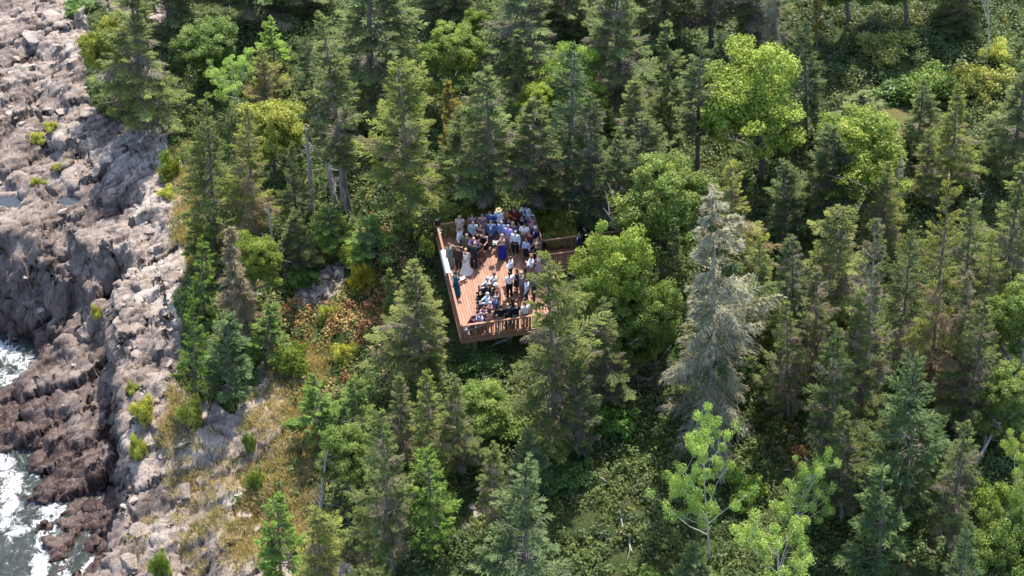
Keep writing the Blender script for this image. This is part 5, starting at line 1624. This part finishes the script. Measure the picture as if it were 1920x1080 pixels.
def front_panel(pose, w=.055):
    """shirt front and tie in the opening of a jacket"""
    k = ('front', pose, w)
    if k in _cache: return _cache[k]
    s = skeleton(pose); rr_ = torso_rings(s, .036)
    V_ = []
    for t, ww in ((.36, .008), (.5, w * .45), (.66, w * .8), (.82, w), (.93, w * .7)):
        c = s['pelvis'] + (s['neck'] - s['pelvis']) * t
        ry = np.interp(t, (.18, .40, .62, .78, .88, .96), (.105, .108, .118, .105, .085, .07)) + .042
        V_ += [(c[0] - ww, c[1] - ry + .006, c[2]), (c[0], c[1] - ry - .004, c[2]), (c[0] + ww, c[1] - ry + .006, c[2])]
    n = len(V_); V2 = V_ + [(x, y + .02, z) for x, y, z in V_]
    F_ = []
    for i in range(4):
        for j in range(2):
            a = i * 3 + j; F_ += [(a, a + 1, a + 4, a + 3), (n + a, n + a + 3, n + a + 4, n + a + 1)]
    me = mesh_np('shirt_front', np.array(V2), np.array(F_), None, None, True); me.materials.append(None)
    _cache[k] = me
    return me

_cm = {}
def cloth(c):
    c = tuple(c)
    if c not in _cm: _cm[c] = plain('cloth_%d' % len(_cm), c, .85, .14, 22, .15, .15)
    return _cm[c]
SKIN = [plain('skin_light', (.50, .31, .235), .5, .06), plain('skin_tan', (.42, .25, .18), .5, .06), plain('skin_brown', (.20, .105, .07), .5, .06)]
HAIRC = {'blonde': plain('hair_blonde', (.42, .30, .15), .5), 'brown': plain('hair_brown', (.085, .05, .03), .5), 'black': plain('hair_black', (.018, .015, .014), .45), 'grey': plain('hair_grey', (.25, .24, .23), .6),
         'red': plain('hair_red', (.20, .07, .03), .5), 'white': plain('hair_white', (.58, .57, .54), .6)}
PEOPLE_AT = []

def person(px, py, face, pose, wear, hairs, label, size=1.0, skin=0, hat=None, front=None, group=None, zfloor=DECK_Z, fixed=False):
    """px, py: where the head shows in the picture; face: degrees, 0 looks at the camera, -90 to the left"""
    s = skeleton(pose)
    a = math.radians(face)
    hz = (s['head'][2] + .05) * size
    p = at(px, py, zfloor + hz)
    off = np.array([s['head'][0], s['head'][1]]) * size
    ca_, sa_ = math.cos(a), math.sin(a)
    p = p[:2] - np.array([off[0] * ca_ - off[1] * sa_, off[0] * sa_ + off[1] * ca_])
    PEOPLE_AT.append([p[0], p[1], a, pose, wear, hairs, label, size, skin, hat, front, group, zfloor, fixed])

def build_person(rec):
    x, y, a, pose, wear, hairs, label, size, skin, hat, front, group, zf, fixed = rec
    root = empty('person', (x, y, zf), (0, 0, a))
    root.scale = (size, size, size)
    tag(root, label, 'person', group)
    b = mesh_obj('body', body(pose), root); b.material_slots[0].link = 'OBJECT'; b.material_slots[0].material = SKIN[skin]
    for kind, col in wear:
        nm = {'shirt_short': 'shirt', 'long_shirt': 'shirt', 'maxi': 'dress', 'sundress': 'dress', 'long_skirt': 'skirt'}.get(kind, kind)
        mesh_obj(nm, garment(kind, pose), root, cloth(col))
    if hairs:
        mesh_obj('hair', hair(hairs[0], pose), root, HAIRC[hairs[1]])
    if hat:
        mesh_obj('hat', hat_mesh(pose, hat[0]), root, cloth(hat[1]))
    if front:
        mesh_obj('shirt_front', front_panel(pose), root, cloth(front))
    return root

WHITE = (.76, .76, .76); BLACK = (.014, .014, .016); NAVY = (.022, .03, .065); KHAKI = (.34, .26, .17); DARK = (.03, .03, .035); GREYT = (.33, .32, .31); BROWNSHOE = (.07, .04, .025)
def sh(c=BLACK): return ('shoes', c)
B = [
 # the couple and those beside them
 (871,468,-15,'clasp',[('gown',(.74,.73,.71)),],('bun','blonde'),'bride in a white strapless gown with her hands clasped',.98,0,None,None),
 (860,464,-25,'down',[('jacket',(.045,.028,.022)),('trousers',(.03,.02,.018)),sh()],('short','brown'),'groom in dark brown suit standing beside the bride',1.03,0,None,None),
 (841,458,60,'reach',[('maxi',(.25,.31,.28)),('top',(.20,.27,.24)),sh()],('bob','red'),'person in grey green dress at the white draped rail facing the couple',.98,0,None,None),
 (848,512,110,'hold',[('maxi',(.012,.105,.155)),sh()],('bun','black'),'woman in long teal dress holding a sheet of paper',.98,1,None,None),
 (887,447,-12,'hug',[('shirt',(.13,.06,.20)),('trousers',DARK),sh()],None,'bald man in purple shirt hugging a man in a dark suit',1.0,0,None,None),
 (890,455,165,'hug',[('jacket',(.022,.03,.033)),('trousers',(.02,.026,.028)),sh()],None,'bald man in dark suit bending into a hug with the purple shirt',1.02,0,None,None),
 (876,441,-10,'down',[('jacket',(.11,.10,.06)),('trousers',(.05,.045,.035)),sh()],('short','grey'),'man in olive jacket behind the hugging pair',1.0,0,None,None),
 (862,430,70,'down',[('shirt',(.72,.73,.78)),('trousers',(.05,.03,.025)),sh()],('short','brown'),'person in white shirt and dark trousers seen sideways at back left',1.0,0,None,None),
 # back row along the railing
 (861,404,-5,'clasp',[('dress',(.58,.42,.40)),sh((.5,.35,.3))],('long','blonde'),'blonde woman in pale pink dress at left end of back railing',.97,0,None,None),
 (885,402,0,'down',[('dress',(.22,.17,.17)),sh()],('long','brown'),'woman in grey brown sleeved dress, second along back railing',.96,0,None,None),
 (905,402,-5,'clasp',[('sundress',(.34,.20,.23)),sh()],('bun','brown'),'woman in mauve flowered sleeveless dress, third along back railing',.97,0,None,None),
 (917,398,-10,'hips',[('shirt',(.045,.10,.24)),('trousers',(.03,.045,.09)),sh()],('short','brown'),'man in plain blue shirt, fourth along back railing',1.02,0,None,None),
 (935,392,-10,'clasp',[('shirt',(.75,.75,.78)),('trousers',(.05,.07,.14)),sh(BROWNSHOE)],('short','blonde'),'guest in straw hat and white shirt at the back railing',1.03,0,('wide',(.50,.38,.20)),None),
 (951,397,-12,'hips',[('shirt',(.33,.105,.04)),('trousers',(.20,.06,.03)),sh()],('short','brown'),'guest in rust orange shirt right of the straw hat',1.0,1,None,None),
 (963,392,-15,'folded',[('shirt',(.16,.02,.03)),('trousers',(.06,.055,.035)),sh()],('long','red'),'red haired guest in maroon shirt at the back railing',1.0,0,None,None),
 (985,384,-15,'photo',[('shirt',(.70,.71,.76)),('trousers',(.02,.022,.03)),sh()],('short','black'),'tall man in dark cap and white shirt at far back corner with raised hands',1.06,0,(False,(.03,.03,.045)),(.04,.05,.11)),
 (997,396,-25,'down',[('long_shirt',(.48,.50,.50)),('trousers',(.45,.46,.46)),sh()],('bob','grey'),'guest in pale grey outfit at back right corner',.99,0,None,None),
 (1001,406,-30,'clasp',[('maxi',(.27,.13,.26)),sh()],('bob','black'),'dark haired woman in mauve dress on right side',.96,0,None,None),
 (1006,415,-35,'clasp',[('dress',(.50,.29,.31)),sh()],('bun','red'),'woman in pink flowered dress on right side behind navy jacket',.96,0,None,None),
 (1006,427,-45,'down',[('jacket',(.018,.024,.06)),('trousers',(.02,.022,.035)),sh()],('short','white'),'white haired man in navy jacket and white shirt on right side',1.0,0,None,(.75,.75,.78)),
 (1010,446,-50,'rail',[('dress',(.20,.17,.15)),sh()],('long','brown'),'woman in taupe dress with hand on walkway railing',.97,0,None,None),
 (1005,457,-70,'onehand',[('dress',(.014,.013,.015)),sh()],('bob','blonde'),'blonde woman in black dress by the walkway opening',.96,0,None,None),
 (979,407,-15,'clasp',[('dress',(.016,.014,.016)),sh()],('long','brown'),'woman in black dress between maroon shirt and white polo',.96,0,None,None),
 (983,421,-15,'folded',[('shirt_short',(.75,.74,.73)),('trousers',KHAKI),sh(BROWNSHOE)],('short','black'),'man in white polo shirt and tan trousers with folded arms',1.02,1,None,None),
 (992,437,-25,'down',[('dress',(.13,.03,.045)),sh()],('long','brown'),'woman in dark maroon dress behind the boy',.96,0,None,None),
 (988,449,-20,'down',[('shirt',(.33,.50,.76)),('trousers',(.018,.018,.026)),sh()],('short','brown'),'boy in light blue shirt and dark trousers',.80,0,None,None),
 (966,435,-15,'down',[('long_shirt',(.56,.66,.78)),('trousers',(.014,.014,.018)),sh((.3,.28,.27))],('short','grey'),'man in untucked pale blue shirt and black trousers',1.0,0,None,None),
 (961,417,-15,'clasp',[('maxi',(.20,.10,.22)),sh()],('long','blonde'),'woman in purple dress behind untucked pale blue shirt',.97,0,None,None),
 (955,411,-15,'down',[('dress',(.03,.03,.055)),sh()],('bob','black'),'woman in dark dress half hidden below the rust orange shirt',.95,1,None,None),
 (952,424,-20,'down',[('shirt_short',(.30,.28,.62)),('trousers',(.42,.40,.40)),sh()],('short','grey'),'man in lavender shirt and light grey trousers',1.03,0,None,None),
 (940,417,-10,'clasp',[('shirt',(.17,.27,.48)),('trousers',(.16,.24,.42)),sh()],('bob','grey'),'guest in denim blue outfit left of lavender shirt',.97,0,None,None),
 (941,441,-70,'hold',[('top',(.52,.30,.24)),('long_skirt',(.025,.03,.29)),sh((.6,.5,.45))],('bob','blonde'),'woman in peach top and royal blue long skirt holding a bouquet',.98,0,None,None),
 (920,416,-5,'clasp',[('jacket',(.075,.125,.22)),('trousers',(.065,.10,.17)),sh()],('short','brown'),'man in blue suit with open white collar',1.04,0,None,(.78,.78,.8)),
 (887,417,0,'clasp',[('shirt',(.38,.43,.46)),('trousers',(.025,.025,.03)),sh()],None,'bald man in light grey shirt with hands clasped',1.03,0,None,None),
 (901,425,-15,'folded',[('dress',(.12,.045,.055)),sh()],('long','brown'),'woman in plum dress left behind the blue suit',.96,0,None,None),
 (907,437,-20,'onehand',[('sundress',(.014,.013,.016)),sh((.5,.3,.25))],('long','black'),'woman in sleeveless black dress in front of the blue suit',.97,0,None,None),
 (897,452,-15,'clasp',[('dress',(.09,.05,.04)),sh()],('bun','brown'),'woman in dark brown dress beside the hugging pair',.95,0,None,None),
 # right hand group
 (957,483,-100,'clasp',[('shirt',(.74,.74,.78)),('trousers',(.03,.03,.05)),sh()],('short','brown'),'man in white shirt standing alone near middle of deck',1.0,0,None,None),
 (996,481,-80,'folded',[('shirt',(.62,.65,.70)),('trousers',(.22,.21,.20)),sh()],('short','red'),'man in pale shirt with folded arms by right railing',1.02,0,None,None),
 (1010,477,-80,'hold',[('dress',(.62,.55,.62)),sh()],('bob','grey'),'woman in white dress at right railing beside the folded arms',.95,0,None,None),
 (955,512,-150,'clasp',[('shirt_short',(.75,.75,.78)),('trousers',(.012,.013,.02)),sh()],('short','black'),'man in white shirt and black trousers turned away, centre right',1.03,1,None,None),
 (977,511,-95,'down',[('jacket',(.165,.155,.145)),('trousers',(.155,.145,.135)),sh((.35,.3,.27))],None,'bald man in grey suit facing left',1.04,0,None,None),
 (981,503,-110,'clasp',[('dress',(.03,.022,.022)),sh()],('long','black'),'woman with long dark hair behind the grey suit',.97,1,None,None),
 (971,506,-100,'clasp',[('dress',(.05,.035,.04)),sh()],('bob','brown'),'woman in dark dress left behind the grey suit',.94,0,None,None),
 (989,525,-100,'down',[('shirt',(.50,.62,.80)),('trousers',(.03,.045,.085)),sh()],('short','brown'),'man in light blue shirt and navy trousers right of the grey suit',.97,0,None,None),
 (999,521,-95,'down',[('jacket',(.035,.045,.075)),('trousers',(.03,.035,.05)),sh()],('short','red'),'man in navy jacket half hidden by tall fir tip',1.0,0,None,None),
 # standing at the front railing with their backs to the camera
 (918,586,-165,'rail',[('sundress',(.60,.30,.22)),sh((.5,.35,.3))],('long','brown'),'woman with long brown hair in peach dress at front railing',.98,0,None,None),
 (942,577,-165,'hips',[('shirt_short',(.013,.013,.015)),('shorts',KHAKI),sh((.65,.64,.62))],('short','black'),'man in black polo and tan shorts with back turned at front railing',1.02,0,None,None),
 (964,573,-155,'folded',[('shirt_short',(.014,.014,.017)),('trousers',(.22,.19,.16)),sh()],None,'bald man in black polo right of the tan shorts',1.0,0,None,None),
 (955,571,-150,'clasp',[('shirt',(.05,.05,.055)),('trousers',(.05,.045,.04)),sh()],None,'man with shaved head half hidden between the black polos',.97,0,None,None),
 (959,563,-150,'clasp',[('dress',(.016,.014,.016)),sh()],('long','black'),'woman with black hair and black dress behind the shaved head',.98,1,None,None),
 (985,568,-150,'clasp',[('shirt_short',(.72,.71,.69)),('trousers',(.30,.26,.2)),sh()],('short','brown'),'man in white shirt with back turned beside tall fir',1.0,0,None,None),
 # walkway
 (1087,437,-75,'down',[('jacket',(.014,.018,.035)),('trousers',(.013,.015,.024)),sh()],('short','black'),'man in black suit and white shirt on the walkway',1.04,1,None,(.74,.76,.82)),
 (1097,427,-75,'down',[('jacket',(.012,.012,.014)),('trousers',(.012,.012,.014)),sh()],('short','black'),'person in black behind the black suit on the walkway',1.0,1,None,None),
]
for t in B:
    px, py, face, pose, wear, hairs, label, size, skin, hat, front = t
    person(px, py, face, pose, wear, hairs, label, size, skin, hat, front, fixed=pose == 'hug')
SIT = [
 (924,515,-95,[('shirt',(.55,.56,.58)),('trousers',(.05,.05,.06)),sh()],('short','brown'),'seated guest in pale grey shirt at far end of the chair row',None,0),
 (916,522,-85,[('shirt',(.62,.63,.66)),('trousers',(.04,.04,.05)),sh()],('short','white'),'seated white haired guest in pale shirt',None,0),
 (915,531,-85,[('jacket',(.013,.013,.016)),('trousers',(.013,.013,.016)),sh()],('short','grey'),'seated man in black suit with arm stretched out',None,0),
 (928,536,-90,[('shirt',(.016,.015,.018)),('trousers',(.02,.02,.022)),sh()],('short','white'),'seated guest in white hat and black top',('small',(.72,.70,.66)),0),
 (928,547,-90,[('dress',(.36,.24,.28)),sh()],('bob','red'),'seated woman in mauve pattern dress',None,0),
 (915,550,-85,[('shirt',(.50,.62,.76)),('trousers',(.05,.06,.09)),sh()],('bob','white'),'seated white haired woman in light blue shirt',None,0),
 (926,557,-90,[('shirt',(.05,.11,.30)),('trousers',(.03,.04,.08)),sh()],('short','grey'),'seated man in strong blue shirt',None,0),
 (918,567,-85,[('dress',(.52,.22,.33)),sh()],('bob','white'),'seated white haired woman in pink flowered dress',None,0),
 (901,587,-60,[('shirt',(.44,.42,.66)),('trousers',(.5,.5,.56)),sh()],('short','grey'),'seated grey haired guest in lavender at near end of row',None,0),
 (890,596,-70,[('shirt',(.055,.014,.03)),('trousers',(.4,.42,.52)),sh()],('short','black'),'seated guest in dark plum top at front left of row',None,0),
 (908,577,-80,[('shirt',(.07,.05,.10)),('trousers',(.05,.04,.06)),sh()],('short','brown'),'seated guest in dark purple shirt between pink dress and lavender',None,0),
]
n_stand = len(PEOPLE_AT)
for px, py, face, wear, hairs, label, hat, skin in SIT:
    person(px, py, face, 'sit', wear, hairs, label, 1.0, skin, hat)
# nobody stands inside a neighbour or over the edge
P2 = np.array([[q[0], q[1]] for q in PEOPLE_AT])
fix = np.array([q[13] for q in PEOPLE_AT])
home = P2.copy()
for it in range(80):
    for i in range(len(P2)):
        for j in range(i + 1, len(P2)):
            d = P2[i] - P2[j]; L = float(np.hypot(*d))
            need = .46 if (i >= n_stand or j >= n_stand) else .42
            if fix[i] and fix[j]: need = .46
            if L < need:
                m_ = d / max(L, 1e-4) * (need - L) * .5
                P2[i] += m_; P2[j] -= m_
    u, v = deck_xy(P2)
    for i in range(len(P2)):
        if PEOPLE_AT[i][6].find('on the walkway') >= 0: continue
        du_ = min(max(u[i], .32), DW - .32) - u[i]; dv_ = min(max(v[i], .34), DL - .30) - v[i]
        P2[i] += xdir * du_ + ydir * dv_
print('people moved', float(np.max(np.hypot(*(P2 - home).T))), len(P2))
for q, p in zip(PEOPLE_AT, P2):
    q[0], q[1] = float(p[0]), float(p[1])
    root = build_person(q)
    if 'bouquet' in q[6]:
        a = q[2]; f = np.array([math.sin(a), -math.cos(a)]); h = p + f * .40
        flowers('bouquet', (h[0], h[1], DECK_Z + 1.12), 16, .16, 'white and green bouquet held by woman in royal blue skirt', 12, 16)
    if 'sheet of paper' in q[6]:
        a = q[2]; f = np.array([math.sin(a), -math.cos(a)]); h = p + f * .36
        o = mesh_obj('paper_sheet', box_mesh('paper_sheet', .21, .27, .004, .001), None, plain('paper', (.82, .82, .82), .9, .02))
        o.location = (h[0], h[1], DECK_Z + 1.10); o.rotation_euler = (-.4, 0, a)
        tag(o, 'white paper sheet in the hands of the teal dress', 'paper')

# chairs under the seated guests
M_CHAIR = plain('chair_brown', (.10, .06, .04), .5)
def chair(x, y, a, who):
    root = empty('folding_chair', (x, y, DECK_Z), (0, 0, a))
    tag(root, 'chair under the ' + who, 'chair', 'folding chairs of the seated row')
    for name, me, loc, rot in CH:
        o = mesh_obj(name, me, root, M_CHAIR); o.location = loc; o.rotation_euler = rot
CH = [('seat', box_mesh('seat', .40, .38, .03), (0, -.06, .395), (0, 0, 0)), ('backrest', box_mesh('backrest', .40, .025, .22), (0, .20, .70), (-.12, 0, 0))]
lg = box_mesh('leg', .03, .03, .40); lgb = box_mesh('leg', .03, .03, .82)
CH += [('leg', lg, (sx * .18, -.22, .20), (0, 0, 0)) for sx in (-1, 1)] + [('leg', lgb, (sx * .215, .17, .41), (-.05, 0, 0)) for sx in (-1, 1)]
for q in PEOPLE_AT[n_stand:]:
    chair(q[0], q[1], q[2], q[6])
